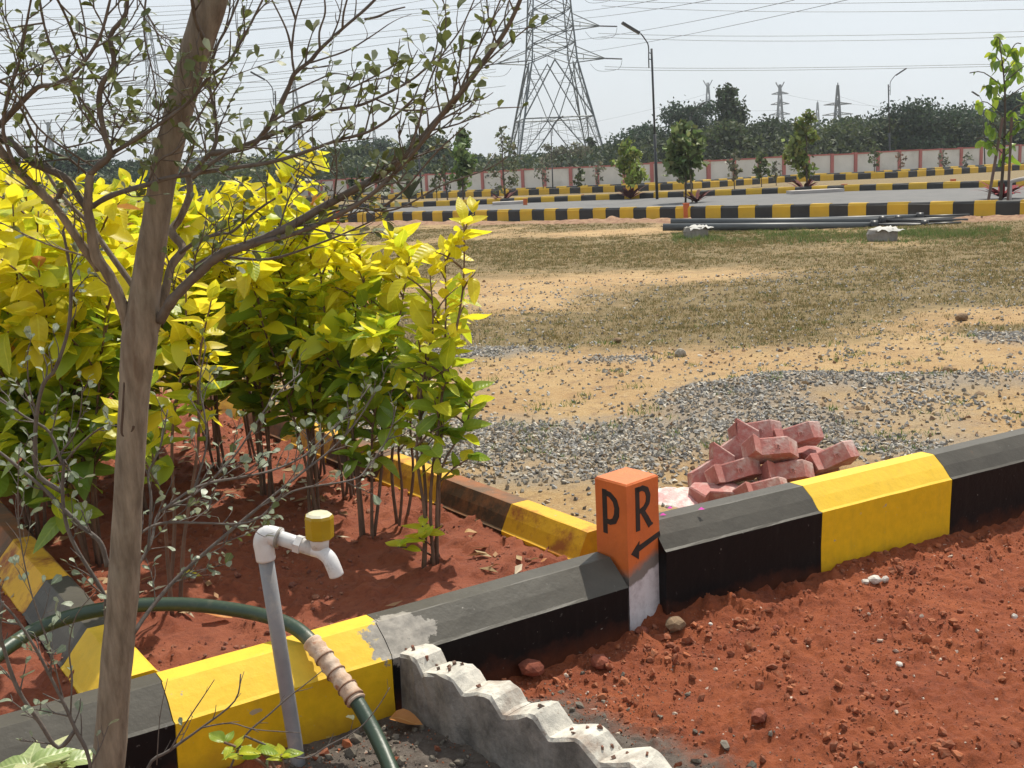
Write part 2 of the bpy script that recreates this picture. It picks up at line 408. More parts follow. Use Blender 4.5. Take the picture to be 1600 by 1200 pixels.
# ------------------------------------------------------------------ ground: red verge in front of the kerb
step_a = np.array([-.33, 2.97]); step_b = np.array([.50, 2.08])
def vz(x, y):
    d = -front_dist(x, y)
    z = (fbm(x, y, 2.2, 3, 31)-.5)*.06 + (fbm(x, y, 11, 4, 32)-.5)*.045 + np.abs(fbm(x, y, 30, 3, 33)-.5)*.045
    cl = fbm(x, y, 24, 3, 36); z = z + np.clip(cl-.54, 0, 1)*.10 + (fbm(x, y, 38, 2, 38)-.5)*.012
    z = z*np.clip(.55 + .5*vnoise(x*2, y*2, 34), 0, 1)
    rim = np.exp(-(d/.12)**2)*(.015 + .045*fbm(x, y, 5, 3, 35))*sstep(.15, .6, x)
    cm = cement(x, y)
    z = z*(1-cm*.55) + rim - .012
    return z
def cement(x, y):
    # distance to the stepped kerb line
    d = step_b-step_a; L = np.hypot(*d); d = d/L
    t = (x-step_a[0])*d[0] + (y-step_a[1])*d[1]; s = -(x-step_a[0])*d[1] + (y-step_a[1])*d[0]
    left = np.exp(-(np.clip(-s, 0, 9)/.55)**4); right = np.exp(-(np.clip(s, 0, 9)/.36)**2)
    return np.where(s < 0, left, right)*sstep(-.15, .05, t + np.where(s > 0, -.28, 0))
gx = np.arange(-2.6, 4.2, .0105); gy = np.arange(1.35, 5.9, .0105)
Xv, Yv = np.meshgrid(gx, gy); Zv = vz(Xv, Yv)
keep = front_dist(Xv, Yv) < .12
idx = np.arange(Xv.size).reshape(Xv.shape)
kk = keep[:-1, :-1] & keep[1:, 1:]
F = np.stack([idx[:-1, :-1], idx[:-1, 1:], idx[1:, 1:], idx[1:, :-1]], -1)[kk]
used = np.unique(F); remap = -np.ones(Xv.size, np.int64); remap[used] = np.arange(len(used)); F = remap[F]
Vv = np.stack([Xv, Yv, Zv], -1).reshape(-1, 3)[used]
tag(link('verge_soil', npmesh('verge_soil', Vv, F, M_verge, True, {'cement': cement(Xv, Yv).ravel()[used]})), kind='structure')

# ------------------------------------------------------------------ ground: bed soil between the cross kerbs
def bz(x, y):
    z = .12 + (fbm(x, y, 2.5, 3, 41)-.5)*.07 + (fbm(x, y, 9, 4, 42)-.5)*.035 + np.clip(fbm(x, y, 20, 3, 43)-.52, 0, 1)*.11
    return z
gx = np.arange(-5.2, .6, .017); gy = np.arange(2.0, 9.5, .017)
Xb, Yb = np.meshgrid(gx, gy); Zb = bz(Xb, Yb)
sb = bed_d(Xb, Yb); fb = front_dist(Xb, Yb)
keep = (sb > -.04) & (sb < 2.1) & (fb > .05)
idx = np.arange(Xb.size).reshape(Xb.shape); kk = keep[:-1, :-1] & keep[1:, 1:]
F = np.stack([idx[:-1, :-1], idx[:-1, 1:], idx[1:, 1:], idx[1:, :-1]], -1)[kk]
used = np.unique(F); remap = -np.ones(Xb.size, np.int64); remap[used] = np.arange(len(used)); F = remap[F]
tag(link('planting_bed_soil', npmesh('planting_bed_soil', np.stack([Xb, Yb, Zb], -1).reshape(-1, 3)[used], F, M_bed, True)), kind='structure')

# ------------------------------------------------------------------ scatter: gravel, clods, grass
t_ = (1+5**.5)/2
ICO_V = np.array([(-1, t_, 0), (1, t_, 0), (-1, -t_, 0), (1, -t_, 0), (0, -1, t_), (0, 1, t_), (0, -1, -t_), (0, 1, -t_), (t_, 0, -1), (t_, 0, 1), (-t_, 0, -1), (-t_, 0, 1)])/1.9
ICO_F = np.array([(0, 11, 5), (0, 5, 1), (0, 1, 7), (0, 7, 10), (0, 10, 11), (1, 5, 9), (5, 11, 4), (11, 10, 2), (10, 7, 6), (7, 1, 8), (3, 9, 4), (3, 4, 2), (3, 2, 6), (3, 6, 8), (3, 8, 9), (4, 9, 5), (2, 4, 11), (6, 2, 10), (8, 6, 7), (9, 8, 1)])
OCT_V = np.array([(1, 0, 0), (0, 1, 0), (-1, 0, 0), (0, -1, 0), (0, 0, 1), (0, 0, -1), (.7, .7, .55), (-.7, -.7, .5)])
OCT_F = np.array([(0, 6, 4), (6, 1, 4), (1, 2, 4), (2, 7, 4), (7, 3, 4), (3, 0, 4), (0, 1, 6), (1, 0, 5), (2, 1, 5), (3, 2, 5), (0, 3, 5), (2, 3, 7)])
def randrot(n):
    q = rng.normal(size=(n, 4)); q /= np.linalg.norm(q, axis=1)[:, None]; w, x, y, z = q.T
    return np.stack([1-2*(y*y+z*z), 2*(x*y-z*w), 2*(x*z+y*w), 2*(x*y+z*w), 1-2*(x*x+z*z), 2*(y*z-x*w), 2*(x*z-y*w), 2*(y*z+x*w), 1-2*(x*x+y*y)], -1).reshape(n, 3, 3)
def rocks(name, P, sz, cols, mat, TV=OCT_V, TF=OCT_F, flat=.6, jit=.25):
    n = len(P); V = TV[None]*(1+rng.uniform(-jit, jit, (n, len(TV), 1))) + rng.uniform(-.12, .12, (n, len(TV), 3))
    V = V*np.stack([rng.uniform(.8, 1.35, n), rng.uniform(.7, 1.1, n), rng.uniform(flat*.7, flat*1.3, n)], -1)[:, None]
    V = np.einsum('nij,nkj->nki', randrot(n), V)*(sz[:, None, None]*.5) + P[:, None]
    Fc = (TF[None] + (np.arange(n)*len(TV))[:, None, None]).reshape(-1, 3)
    c = np.repeat(cols, len(TV), 0)
    return link(name, npmesh(name, V.reshape(-1, 3), Fc, mat, False, {'col': c}))
M_rock = attrmat('loose_stone', 'col', .85, 0, .002, 150)
# gravel over the field
n = 420000
y = 3.3*np.exp(rng.uniform(0, 1, n)*math.log(14/3.3)); x = rng.uniform(-.45, .62, n)*(y+.5)
v = vmask(x, y)*1.0; pr = np.clip((v + 1.5*(fbm(x, y, 2.2, 5, 77)-.5) - .30)*1.0, .035, 1)*np.clip((y/14)**1.1 + .12, 0, 1)
ok = (rng.uniform(0, 1, n) < pr) & (front_dist(x, y) > .22) & ~((bed_d(x, y) > -.15) & (bed_d(x, y) < 2.0) & (y < 8))
x, y = x[ok], y[ok]
if len(x) > 70000: sel = rng.choice(len(x), 70000, False); x, y = x[sel], y[sel]
sz = .010 + .020*rng.power(1.6, len(x)); sz = sz*(1+.03*(y-4))
z = fz(x, y) + sz*.12
gcol = np.array([(.33, .31, .285), (.24, .235, .225), (.42, .39, .345), (.13, .13, .135), (.37, .29, .20), (.50, .46, .39), (.27, .27, .27)])[rng.integers(0, 7, len(x))]*rng.uniform(.75, 1.2, (len(x), 1))
tag(rocks('gravel', np.stack([x, y, z], -1), sz, gcol, M_rock), 'grey crushed stone gravel spread over the sandy field', 'gravel', kind='stuff')
# pebbles and lumps of earth over the sandy field
n = 22000
y = 3.8*np.exp(rng.uniform(0, 1, n)*math.log(30/3.8)); x = rng.uniform(-.5, .62, n)*(y+.5)
pr = np.clip((fbm(x, y, 1.6, 4, 88)-.45)*4, .05, 1)*(1-gmask(x, y)*.8)
ok = (rng.uniform(0, 1, n) < pr) & (front_dist(x, y) > .25) & ~((bed_d(x, y) > -.15) & (bed_d(x, y) < 2.0) & (y < 8)); x, y = x[ok], y[ok]
sz = (.008 + .03*rng.power(.5, len(x))**2)*(1+.02*y)
pc = np.array([(.36, .24, .13), (.26, .15, .085), (.42, .34, .24), (.2, .12, .07)])[rng.integers(0, 4, len(x))]
tag(rocks('field_pebbles', np.stack([x, y, fz(x, y)+sz*.1], -1), sz, pc, M_rock), 'small brown lumps and pebbles on the sandy field', 'pebbles', kind='stuff')
# clods over the red verge
n = 105000
x = rng.uniform(-1.2, 4.4, n); y = rng.uniform(1.5, 5.6, n)
fdd = -front_dist(x, y)
pr = .35 + .5*np.exp(-(fdd/.25)**2) + .5*(vnoise(x*5, y*5, 91) > .55)
ok = (fdd > .02) & (rng.uniform(0, 1, n) < pr) & (x < y*.62); x, y = x[ok], y[ok]
sz = .0055 + .030*rng.power(.5, len(x))**7.5; sz = sz*(.5+.9*fbm(x, y, 2.2, 3, 97))
cm = cement(x, y)[:, None]
rc = np.array([(.27, .06, .017), (.21, .045, .0135), (.34, .09, .028), (.24, .053, .015)])[rng.integers(0, 4, len(x))]
rc = np.where(rng.uniform(0, 1, (len(x), 1)) < cm*.8, np.array([(.16, .14, .115)])*rng.uniform(.5, 1.2, (len(x), 1)), rc)
pale = rng.uniform(0, 1, (len(x), 1)) < .012; rc = np.where(pale, np.array([(.6, .48, .38)]), rc); sz = np.where(pale[:, 0], np.minimum(sz*1.2, .018), sz)
M_clod = attrmat('soil_clod', 'col', .95, 0, .003, 120)
tag(rocks('soil_clods', np.stack([x, y, vz(x, y)+sz*.15], -1), sz, rc, M_clod, ICO_V, ICO_F, .7, .34), 'crumbly red soil clods scattered over the road verge', 'soil clods', kind='stuff')
# crumbs in the bed
n = 30000
x = rng.uniform(-4, .3, n); y = rng.uniform(2.2, 7.5, n); s_ = bed_d(x, y)
ok = (s_ > .05) & (s_ < 1.7) & (front_dist(x, y) > .2) & (vnoise(x*4, y*4, 95) > .35); x, y = x[ok], y[ok]
sz = .004 + .022*rng.power(.5, len(x))**3
rc = np.array([(.22, .06, .035), (.16, .04, .025), (.26, .09, .05)])[rng.integers(0, 3, len(x))]
tag(rocks('bed_crumbs', np.stack([x, y, bz(x, y)+sz*.15], -1), sz, rc, M_clod, ICO_V, ICO_F, .8, .2), 'small crumbs of red soil in the planting bed', 'soil crumbs', kind='stuff')
# leaf litter in the bed
def litter(n):
    x = rng.uniform(-2.6, .1, n); y = rng.uniform(3.3, 6.2, n); s = bed_d(x, y)
    ok = (s > .08) & (s < 1.7) & (vnoise(x*2.5, y*2.5, 96) > .45); x, y = x[ok], y[ok]; k = len(x)
    a = rng.uniform(0, 6.28, k); L = rng.uniform(.02, .05, k); w = L*.3
    dx, dy = np.cos(a), np.sin(a); z = bz(x, y) + .006
    q = [(x-dx*L, y-dy*L, z+.002), (x-dy*w, y+dx*w, z+rng.uniform(0, .02, k)), (x+dx*L, y+dy*L, z+rng.uniform(0, .015, k)), (x+dy*w, y-dx*w, z+rng.uniform(0, .012, k))]
    V = np.stack([np.stack(p, -1) for p in q], 1).reshape(-1, 3)
    c = np.array([(.42, .3, .16), (.5, .42, .3), (.28, .15, .07), (.36, .2, .1)])[rng.integers(0, 4, k)]
    return V, np.arange(4*k).reshape(k, 4), np.repeat(c, 4, 0)
V, Fq, c = litter(700)
M_lit = attrmat('dry_leaf_litter', 'col', .8, .2)
tag(link('leaf_litter', npmesh('leaf_litter', V, Fq, M_lit, False, {'col': c})), 'dry fallen leaves littering the red bed under the shrubs', 'leaf litter', kind='stuff')
# grass
def blades(x, y, z, h, w, cols, nb, lean=.6):
    n = len(x)*nb; X = np.repeat(x, nb) + rng.normal(0, .02, n)*(1+np.repeat(h, nb)*4); Y = np.repeat(y, nb) + rng.normal(0, .02, n)*(1+np.repeat(h, nb)*4); Z = np.repeat(z, nb)-.005
    H = np.repeat(h, nb)*rng.uniform(.5, 1.2, n); Wd = np.repeat(w, nb); a = rng.uniform(0, 6.28, n); b = rng.uniform(0, 6.28, n); l = rng.uniform(.1, lean, n)*H
    p0 = np.stack([X-np.cos(a)*Wd, Y-np.sin(a)*Wd, Z], -1); p1 = np.stack([X+np.cos(a)*Wd, Y+np.sin(a)*Wd, Z], -1)
    p2 = np.stack([X+np.cos(b)*l, Y+np.sin(b)*l, Z+H], -1)
    return np.stack([p0, p1, p2], 1).reshape(-1, 3), np.arange(3*n).reshape(n, 3), np.repeat(np.repeat(cols, nb, 0)*rng.uniform(.7, 1.25, (n, 1)), 3, 0)
n = 300000
y = 5.5*np.exp(rng.uniform(0, 1, n)*math.log(34/5.5)); x = rng.uniform(-.5, .6, n)*(y+.5)
g = gmask(x, y); pr = np.clip((g + 1.1*(fbm(x, y, 2.6, 5, 61)-.5) - .30)*1.4, .01, 1)*np.clip(y/24, .1, 1)**1.1
ok = (rng.uniform(0, 1, n) < pr) & (front_dist(x, y) > .4) & (y < k1_y(x)-.2) & (heap(x, y) < .25); x, y, g = x[ok], y[ok], g[ok]
if len(x) > 95000: sel = rng.choice(len(x), 95000, False); x, y, g = x[sel], y[sel], g[sel]
gc = np.array([(.185, .145, .05), (.25, .185, .075), (.115, .12, .035), (.32, .24, .11), (.085, .12, .03)])[rng.choice(5, len(x), p=[.33, .27, .15, .15, .10])]
h = rng.uniform(.015, .042, len(x))*(.6+.7*g); w = .0016*(1+y*.12)
V, Ft, c = blades(x, y, fz(x, y), h, w, gc, 5, 1.2)
M_grass = attrmat('grass_blade', 'col', .8, .3)
tag(link('dry_grass', npmesh('dry_grass', V, Ft, M_grass, False, {'col': c})), 'short dry brown and green grass patches over the field', 'grass', kind='stuff')
# taller green grass round the stacked poles, small weeds in the gravel
n = 5200
px_ = rng.uniform(1050, 1580, n); py_ = rng.normal(368, 6, n); P = np.array([G(a, min(max(b_, 356), 384), .1) for a, b_ in zip(px_, py_)])
gc = np.array([(.09, .15, .035), (.13, .19, .05), (.22, .22, .09)])[rng.integers(0, 3, n)]
V1, F1, c1 = blades(P[:, 0], P[:, 1], fz(P[:, 0], P[:, 1]), rng.uniform(.03, .15, n)*np.clip(1.6*fbm(P[:, 0], P[:, 1], 1.1, 4, 63)-.35, .1, 1), np.full(n, .006), gc, 5, .9)
n = 120
px_ = rng.uniform(640, 1600, n); py_ = rng.uniform(500, 730, n); P = np.array([G(a, b_, .1) for a, b_ in zip(px_, py_)])
P = np.repeat(P, 6, 0) + rng.normal(0, .035, (n*6, 3)); n = len(P)
V2, F2, c2 = blades(P[:, 0], P[:, 1], fz(P[:, 0], P[:, 1]), rng.uniform(.015, .05, n), np.full(n, .003), np.tile([(.12, .2, .04)], (n, 1)), 5, 1.)
tag(link('green_grass', npmesh('green_grass', np.concatenate([V1, V2]), np.concatenate([F1, F2+len(V1)]), M_grass, False, {'col': np.concatenate([c1, c2])})), 'taller green grass tufts around the stacked poles and gravel', 'grass', kind='stuff')

# ------------------------------------------------------------------ kerbs
def kerbseg(A, B, out, z0, zf, zr, ch, top, seg=6, jit=.002, ea=None, eb=None):
    """one kerbstone from A to B (front top edge, xy); out = unit vector to its chamfered side"""
    prof = [(0.0, z0), (0.0, zf*.6+z0*.4), (0.004, zf-.006), (-.006+.0, zf), (-ch*.5, (zf+zr)/2), (-ch, zr), (-ch-.006, zr+.001), (-ch-top+.012, zr), (-ch-top, zr-.012), (-ch-top, z0)]
    mb = MB(); k = len(prof)
    A = np.array(A); B = np.array(B); L = np.hypot(*(B-A))
    for i in range(seg+1):
        t = i/seg
        if i == 0: t = .0012/L
        if i == seg: t = 1-.0012/L
        c = A+(B-A)*t
        dn_ = (B-A)/L
        for q_, (d, z) in enumerate(prof):
            ex_ = (ea[q_] if (i == 0 and ea) else (eb[q_] if (i == seg and eb) else 0)); c = A+(B-A)*t + dn_*ex_
            j1, j2 = U(-jit, jit), U(-jit, jit)
            mb.v.append(Vector((c[0]+out[0]*(d+j1), c[1]+out[1]*(d+j1), z+(j2 if z != z0 else 0))))
    for i in range(seg):
        for q in range(k-1):
            a = i*k+q; mb.f.append([a, a+1, a+k+1, a+k])
    mb.f.append(list(range(k))[::-1]); mb.f.append([seg*k+i for i in range(k)])
    # face winding so normals point outwards
    d = (B-A)/L
    if d[0]*out[1]-d[1]*out[0] < 0: pass
    else: mb.f = [q[::-1] for q in mb.f]
    return mb
def kerb(name, A, d, cuts, cols, out, z0, zf, zr, ch, top, label, cat='kerb', dz=None):
    r = thing(name, (A[0], A[1], 0), label, cat)
    EE = [[sl_*(q-4)/4 + U(-.004, .004) for q in range(10)] for sl_ in [U(-.012, .012) for _ in cuts]]; EE[0] = [0]*10
    for i in range(len(cuts)-1):
        a = A+d*cuts[i]; b_ = A+d*cuts[i+1]; h = (dz[i] if dz else 0)
        seg = kerbseg(a, b_, out, z0, zf+h, zr+h, ch, top, max(4, int((cuts[i+1]-cuts[i])*12)), .0008, EE[i], EE[i+1])
        seg.build('kerbstone', cols[i], r)
    return r
kerb('road_kerb', AR, uR, [0.01, .70, 1.39, 2.08, 2.8, 3.5, 4.2, 4.9], [M_blk, M_yel, M_blk, M_yel, M_blk, M_yel, M_blk], -nR, -.1, .25, .325, .085, .075,
     'black and yellow painted road kerb running right from the orange marker post')
kerb('road_kerb', AL, -uL, [0.02, .865, 1.48, 2.2, 2.9, 3.6], [M_blk, M_yel, M_blk, M_yel, M_blk], -nL, -.1, .172, .242, .09, .085,
     'lower black and yellow road kerb behind the tap, left of the marker post')
kerb('cross_kerb', BR, cX, [0.03, .50, 1.0, 1.52, 2.05, 2.6, 3.15, 3.7, 4.3], [M_yeld, M_blkd, M_yeld, M_blkd, M_yeld, M_blkd, M_yeld, M_blkd], oX, -.02, .145, .235, .055, .09,
     'muddy yellow and brown kerb between the shrub bed and the gravel')
kerb('cross_kerb', BL+cX*-.35, cX, [0.0, .42, .95, 1.5, 2.1, 2.7], [M_yel, M_blk, M_yeld, M_blkd, M_yeld], oX, -.1, .14, .23, .085, .08,
     'short yellow and black kerb at the left end of the shrub bed')
# ragged cement lump where the two meet the stepped kerb
mb = MB()

def farkerb(name, pts, w0, w1, x0, x1, hz, dep, label, start=0, wy=1.0):
    """pts: world polyline; stones measured by their apparent width so lengths vary as on site"""
    r = thing(name, (pts[0][0], pts[0][1], .1), label, 'kerb')
    P = np.array(pts); seg = np.hypot(*(P[1:, :2]-P[:-1, :2]).T); cum = np.concatenate([[0], np.cumsum(seg)])
    def pt(s): return np.array([np.interp(s, cum, P[:, 0]), np.interp(s, cum, P[:, 1])])
    s = 0; k = start
    while s < cum[-1]-.05:
        t = s/cum[-1]; L = (w0 + (w1-w0)*t)*U(.92, 1.08)
        if k % 2 == 0: L *= wy
        e = min(s+L, cum[-1]); a = pt(s); b_ = pt(e); d = (b_-a)/max(np.hypot(*(b_-a)), 1e-6); out = np.array([d[1], -d[0]])
        m = kerbseg(a, b_, out, -.02, .1+hz-.04, .1+hz+(.012 if k % 2 == 0 else 0), .035, dep, 1, .004)
        m.build('kerbstone', M_yfar if k % 2 == 0 else M_bfar, r); s = e; k += 1
        if k > 285: break
    return r
farkerb('field_kerb', K1P, .40, .48, 0, 0, .33, .14, 'long black and yellow kerb along the near side of the far asphalt road')
K2P = [G(420, 335, .1), G(670, 327, .1), G(1107, 311, .1), G(1315, 304, .1), G(1600, 297, .1), G(1760, 291, .1)]
K2P = [K2P[0] + (K2P[0]-K2P[1])*2] + K2P
farkerb('median_kerb', K2P, .62, .62, 0, 0, .34, .3, 'low black and yellow kerb on the far side of the asphalt road', 1)
K3P = [G(430, 317, .1), G(640, 311, .1), G(800, 306, .1), G(1070, 296, .1), G(1225, 285, .1), G(1412, 277.5, .1), G(1600, 265.5, .1), G(1720, 259, .1)]
K3P = [K3P[0] + (K3P[0]-K3P[1])*1.5] + K3P
farkerb('distant_kerb', K3P, .75, .75, 0, 0, .36, .3, 'distant black and yellow kerb below the compound wall, nearer of two')
K4P = [p + np.array([.5, 7.5, 0]) for p in K3P]
farkerb('distant_kerb', K4P, .8, .8, 0, 0, .34, .3, 'black and yellow kerb closest to the foot of the compound wall', 1)
# asphalt roads between the kerbs
def strip(name, Pa, Pb, z, mat):
    b = MB(); n = len(Pa)
    b.v = [Vector((p[0], p[1], z)) for p in Pa] + [Vector((p[0], p[1], z)) for p in Pb]
    b.f = [[i, i+1, n+i+1, n+i] for i in range(n-1)]
    return tag(link(name, b.mesh(name, mat)), kind='structure')
K1b = [G(x, float(np.interp(x, [380, 500, 760, 1100, 1540, 1760], [350.5, 349, 346, 343, 339, 337])), .1)+np.array([0, .2, 0]) for x in (380, 520, 760, 1100, 1400, 1760)]
K2b = [G(x, float(np.interp(x, [420, 670, 1107, 1315, 1600, 1760], [335, 327, 311, 304, 297, 291])), .1)-np.array([0, .05, 0]) for x in (420, 600, 800, 1107, 1350, 1760)]
K1b = [K1P[0]+np.array([0, .2, 0])] + K1b; K2b = [K2P[0]-np.array([0, .05, 0])] + K2b
strip('asphalt_road', K1b, K2b, .22, M_asph)
strip('asphalt_road', [p+np.array([0, .45, 0]) for p in K3P], [p-np.array([0, .1, 0]) for p in K4P], .2, M_asph)

# ------------------------------------------------------------------ stepped concrete edging
sdv = np.array([G(1012, 1186, .13)[0]-G(640, 1002, .17)[0], G(1012, 1186, .13)[1]-G(640, 1002, .17)[1]]); sdv = sdv/np.hypot(*sdv)
snv = np.array([-sdv[1], sdv[0]])          # to the right / away
st = thing('stepped_edging', (step_a[0], step_a[1], 0), 'pale concrete edging with a stepped saw-tooth top running from the kerb', 'concrete edging')
p0 = G(624, 1000, .19)[:2]
teeth = 9; pit = .162
mb = MB(); prof = []
for k in range(teeth):
    s = k*pit; zb = .168-.0056*k
    a_ = U(.7, 1.25); pk = U(.54, .68)
    prof += [(s, zb-.013*a_), (s+.25*pit, zb+.002*a_), (s+(pk-.08)*pit, zb+.019*a_), (s+(pk+.05)*pit, zb+.021*a_), (s+(pk+.13)*pit, zb+.013*a_), (s+.92*pit, zb-.022)]
def wob(s, i): return .005*math.sin(s*2*math.pi/pit+.6) + .003*math.sin(s*23+i)
rows = []
for (s, z) in prof:
    c = p0 + sdv*s; w = wob(s, 0); jz = U(-.002, .002)
    r_ = []
    for (o, zz) in ((-.048+w*1.0, -.08), (-.044+w, .04), (-.043+w, z-.010), (-.037+w, z), (0+w, z+.003+jz), (.048+w*.8, z+.001), (.056+w*.8, z-.010), (.062+w*.8, -.08)):
        q = c + snv*o; r_.append(Vector((q[0], q[1], zz)))
    rows.append(r_)
PIECES = []
for c0_ in range(0, len(rows)-1, 18):
    grp = [[v.copy() for v in r_] for r_ in rows[c0_:c0_+19]]
    off_ = Vector((snv[0], snv[1], 0))*U(-.0015, .0015)+Vector((0, 0, U(-.0015, .0015))); sh_ = Vector((sdv[0], sdv[1], 0))*.0004
    mbp = MB(); k = 8
    for gi, r_ in enumerate(grp): mbp.v += [v+off_+(sh_ if gi == 0 else (-sh_ if gi == len(grp)-1 else Vector((U(-.0025, .0025), U(-.0025, .0025), U(-.002, .002))))) for v in r_]
    for i in range(len(grp)-1):
        for q in range(k-1): mbp.f.append([i*k+q, i*k+q+1, (i+1)*k+q+1, (i+1)*k+q][::-1])
    mbp.f.append(list(range(k))); mbp.f.append([(len(grp)-1)*k+i for i in range(k)][::-1]); PIECES.append(mbp)
def stepmat():
    m, nt, b = newmat('stained_dark_sided_concrete'); p = pos(nt)
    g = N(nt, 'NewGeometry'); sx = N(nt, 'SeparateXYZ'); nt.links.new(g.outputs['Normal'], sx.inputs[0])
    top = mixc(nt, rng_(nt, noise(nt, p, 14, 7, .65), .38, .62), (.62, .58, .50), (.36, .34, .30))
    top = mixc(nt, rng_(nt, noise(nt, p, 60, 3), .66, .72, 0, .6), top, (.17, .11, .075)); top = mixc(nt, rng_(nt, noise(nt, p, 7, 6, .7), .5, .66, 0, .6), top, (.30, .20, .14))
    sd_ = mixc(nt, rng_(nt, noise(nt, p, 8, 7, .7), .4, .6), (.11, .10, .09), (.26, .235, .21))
    col = mixc(nt, rng_(nt, sx.outputs['Z'], .1, .5), sd_, top)  # side faces get darker greys than the stained top, split by face normal
    nt.links.new(col, b.inputs['Base Color']); b.inputs['Roughness'].default_value = .8
    bump(nt, b, noise(nt, p, 50, 8, .65), .005); return m
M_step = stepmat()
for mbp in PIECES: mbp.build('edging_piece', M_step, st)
mb = MB()
for i in range(26):
    s = U(.02, 1.2); c = p0+sdv*s+snv*U(-.02, .03); z = np.interp(s, [q[0] for q in prof], [q[1] for q in prof])
    R = Euler((U(0, 3), U(0, 3), U(0, 3))).to_matrix(); mb.box((c[0], c[1], z+.004), (U(.006, .016), U(.005, .011), U(.004, .009)), R)
o = mb.build('soil_crumb', simple('crumb_soil', (.22, .07, .035), (.12, .1, .08), 80, .9), st); o['kind'] = 'stuff'

# ------------------------------------------------------------------ marker post
def postmat():
    m, nt, b = newmat('marker_post_paint'); tc_ = N(nt, 'TexCoord'); p = tc_.outputs['Object']; sx = N(nt, 'SeparateXYZ'); nt.links.new(p, sx.inputs[0])
    z = sx.outputs['Z']; n1 = noise(nt, p, 18, 6, .6)
    zn = mth(nt, 'ADD', z, mth(nt, 'MULTIPLY', mth(nt, 'SUBTRACT', n1, .5), .05))
    zn = mth(nt, 'ADD', zn, mth(nt, 'MULTIPLY', sx.outputs['X'], -.35))
    org = mixc(nt, rng_(nt, noise(nt, p, 8, 7, .65), .35, .7), (.66, .155, .03), (.52, .12, .028))
    org = mixc(nt, rng_(nt, noise(nt, p, 60, 3), .68, .74, 0, .5), org, (.25, .07, .03))
    grey = (.20, .175, .155)
    white = mixc(nt, rng_(nt, noise(nt, p, 22, 6, .7), .42, .7), (.62, .59, .60), (.42, .38, .39))
    col = mixc(nt, rng_(nt, zn, .185, .215), grey, org)
    col = mixc(nt, rng_(nt, zn, .148, .156), white, col)
    nt.links.new(col, b.inputs['Base Color']); b.inputs['Roughness'].default_value = .6
    bump(nt, b, noise(nt, p, 60, 8, .6), .002); return m
pc = np.array([.349, 3.36]); pa = np.array([.118, .106]); pa /= np.hypot(*pa); pb = np.array([-.089, .114]); pb /= np.hypot(*pb)
post = thing('marker_post', (pc[0], pc[1], 0), 'square orange marker post lettered P and R with a black arrow, set in the kerb', 'marker post', rz=0)
sA, sB, HP = .158, .148, .50
poly = [(0, 0), tuple(pa*sA), tuple(pa*sA+pb*sB), tuple(pb*sB)]
bm_ = MB()
for (z, ins) in ((-.15, 0), (.1, 0), (.2, 0), (.3, 0), (.4, 0), (HP-.006, 0), (HP, .005)):
    cx = sum(p[0] for p in poly)/4; cy = sum(p[1] for p in poly)/4
    for p in poly:
        d = Vector((p[0]-cx, p[1]-cy)); d = d*(1-ins/.08) ; bm_.v.append(Vector((cx+d.x+U(-.0008, .0008), cy+d.y+U(-.0008, .0008), z)))
for i in range(6):
    for q in range(4): bm_.f.append([i*4+q, i*4+(q+1) % 4, (i+1)*4+(q+1) % 4, (i+1)*4+q])
bm_.f.append([24, 25, 26, 27])
po = link('post_body', bm_.mesh('post_body', postmat()), post)
M_ltr = simple('black_lettering', (.012, .012, .013), (.025, .022, .02), 60, .55)
def stroke(mb, pts, w, org, ex, closed=False):
    """flat brush stroke on a post face; pts in (u right, v up)"""
    n = (Vector((ex[1], -ex[0], 0))).normalized()   # outward
    def P(u, v, o): return Vector((org[0]+ex[0]*u, org[1]+ex[1]*u, v)) + n*o
    for i in range(len(pts)-1):
        a = Vector(pts[i]); b_ = Vector(pts[i+1]); d = (b_-a).normalized(); q = Vector((-d.y, d.x))
        wa = w[i] if hasattr(w, '__len__') else w; wb = w[i+1] if hasattr(w, '__len__') else w
        a2 = a-d*wa*.12; b2 = b_+d*wb*.12; o = .0012+.00012*i
        k = len(mb.v)
        for pt, ww in ((a2, wa), (b2, wb)):
            for s in (-1, 1): mb.v.append(P(pt.x+q.x*ww/2*s, pt.y+q.y*ww/2*s, o))
        for pt, ww in ((a2, wa), (b2, wb)):
            for s in (-1, 1): mb.v.append(P(pt.x+q.x*ww/2*s, pt.y+q.y*ww/2*s, -.001))
        mb.f += [[k, k+1, k+3, k+2], [k+4, k+6, k+7, k+5], [k, k+4, k+5, k+1], [k+2, k+3, k+7, k+6], [k, k+2, k+6, k+4], [k+1, k+5, k+7, k+3]]
eL = -pb                 # left face: from its left edge to the front corner
oL = (pb*sB)
mb = MB(); w = .019
stroke(mb, [(.045, .464), (.045, .318)], .021, oL, eL)
stroke(mb, [(.045, .456), (.072, .452), (.094, .436), (.102, .412), (.100, .388), (.088, .366), (.068, .358), (.048, .360)], [.018, .019, .021, .022, .022, .020, .018, .016], oL, eL)
link('letter_p', mb.mesh('letter_p', M_ltr), post)
eR = pa; oR = (0, 0)
mb = MB()
stroke(mb, [(.052, .478), (.052, .334)], .020, oR, eR)
stroke(mb, [(.052, .470), (.078, .472), (.098, .462), (.106, .440), (.102, .418), (.086, .402), (.062, .396)], [.016, .018, .02, .021, .02, .018, .015], oR, eR)
stroke(mb, [(.070, .402), (.096, .364), (.112, .338)], [.019, .021, .021], oR, eR)
stroke(mb, [(.104, .339), (.124, .341)], [.012, .007], oR, eR)
link('letter_r', mb.mesh('letter_r', M_ltr), post)
mb = MB()
stroke(mb, [(.158, .296), (.046, .270)], [.017, .020], oR, eR)
nn = Vector((eR[1], -eR[0], 0)).normalized()
tri = [(.014, .262), (.056, .296), (.050, .236)]
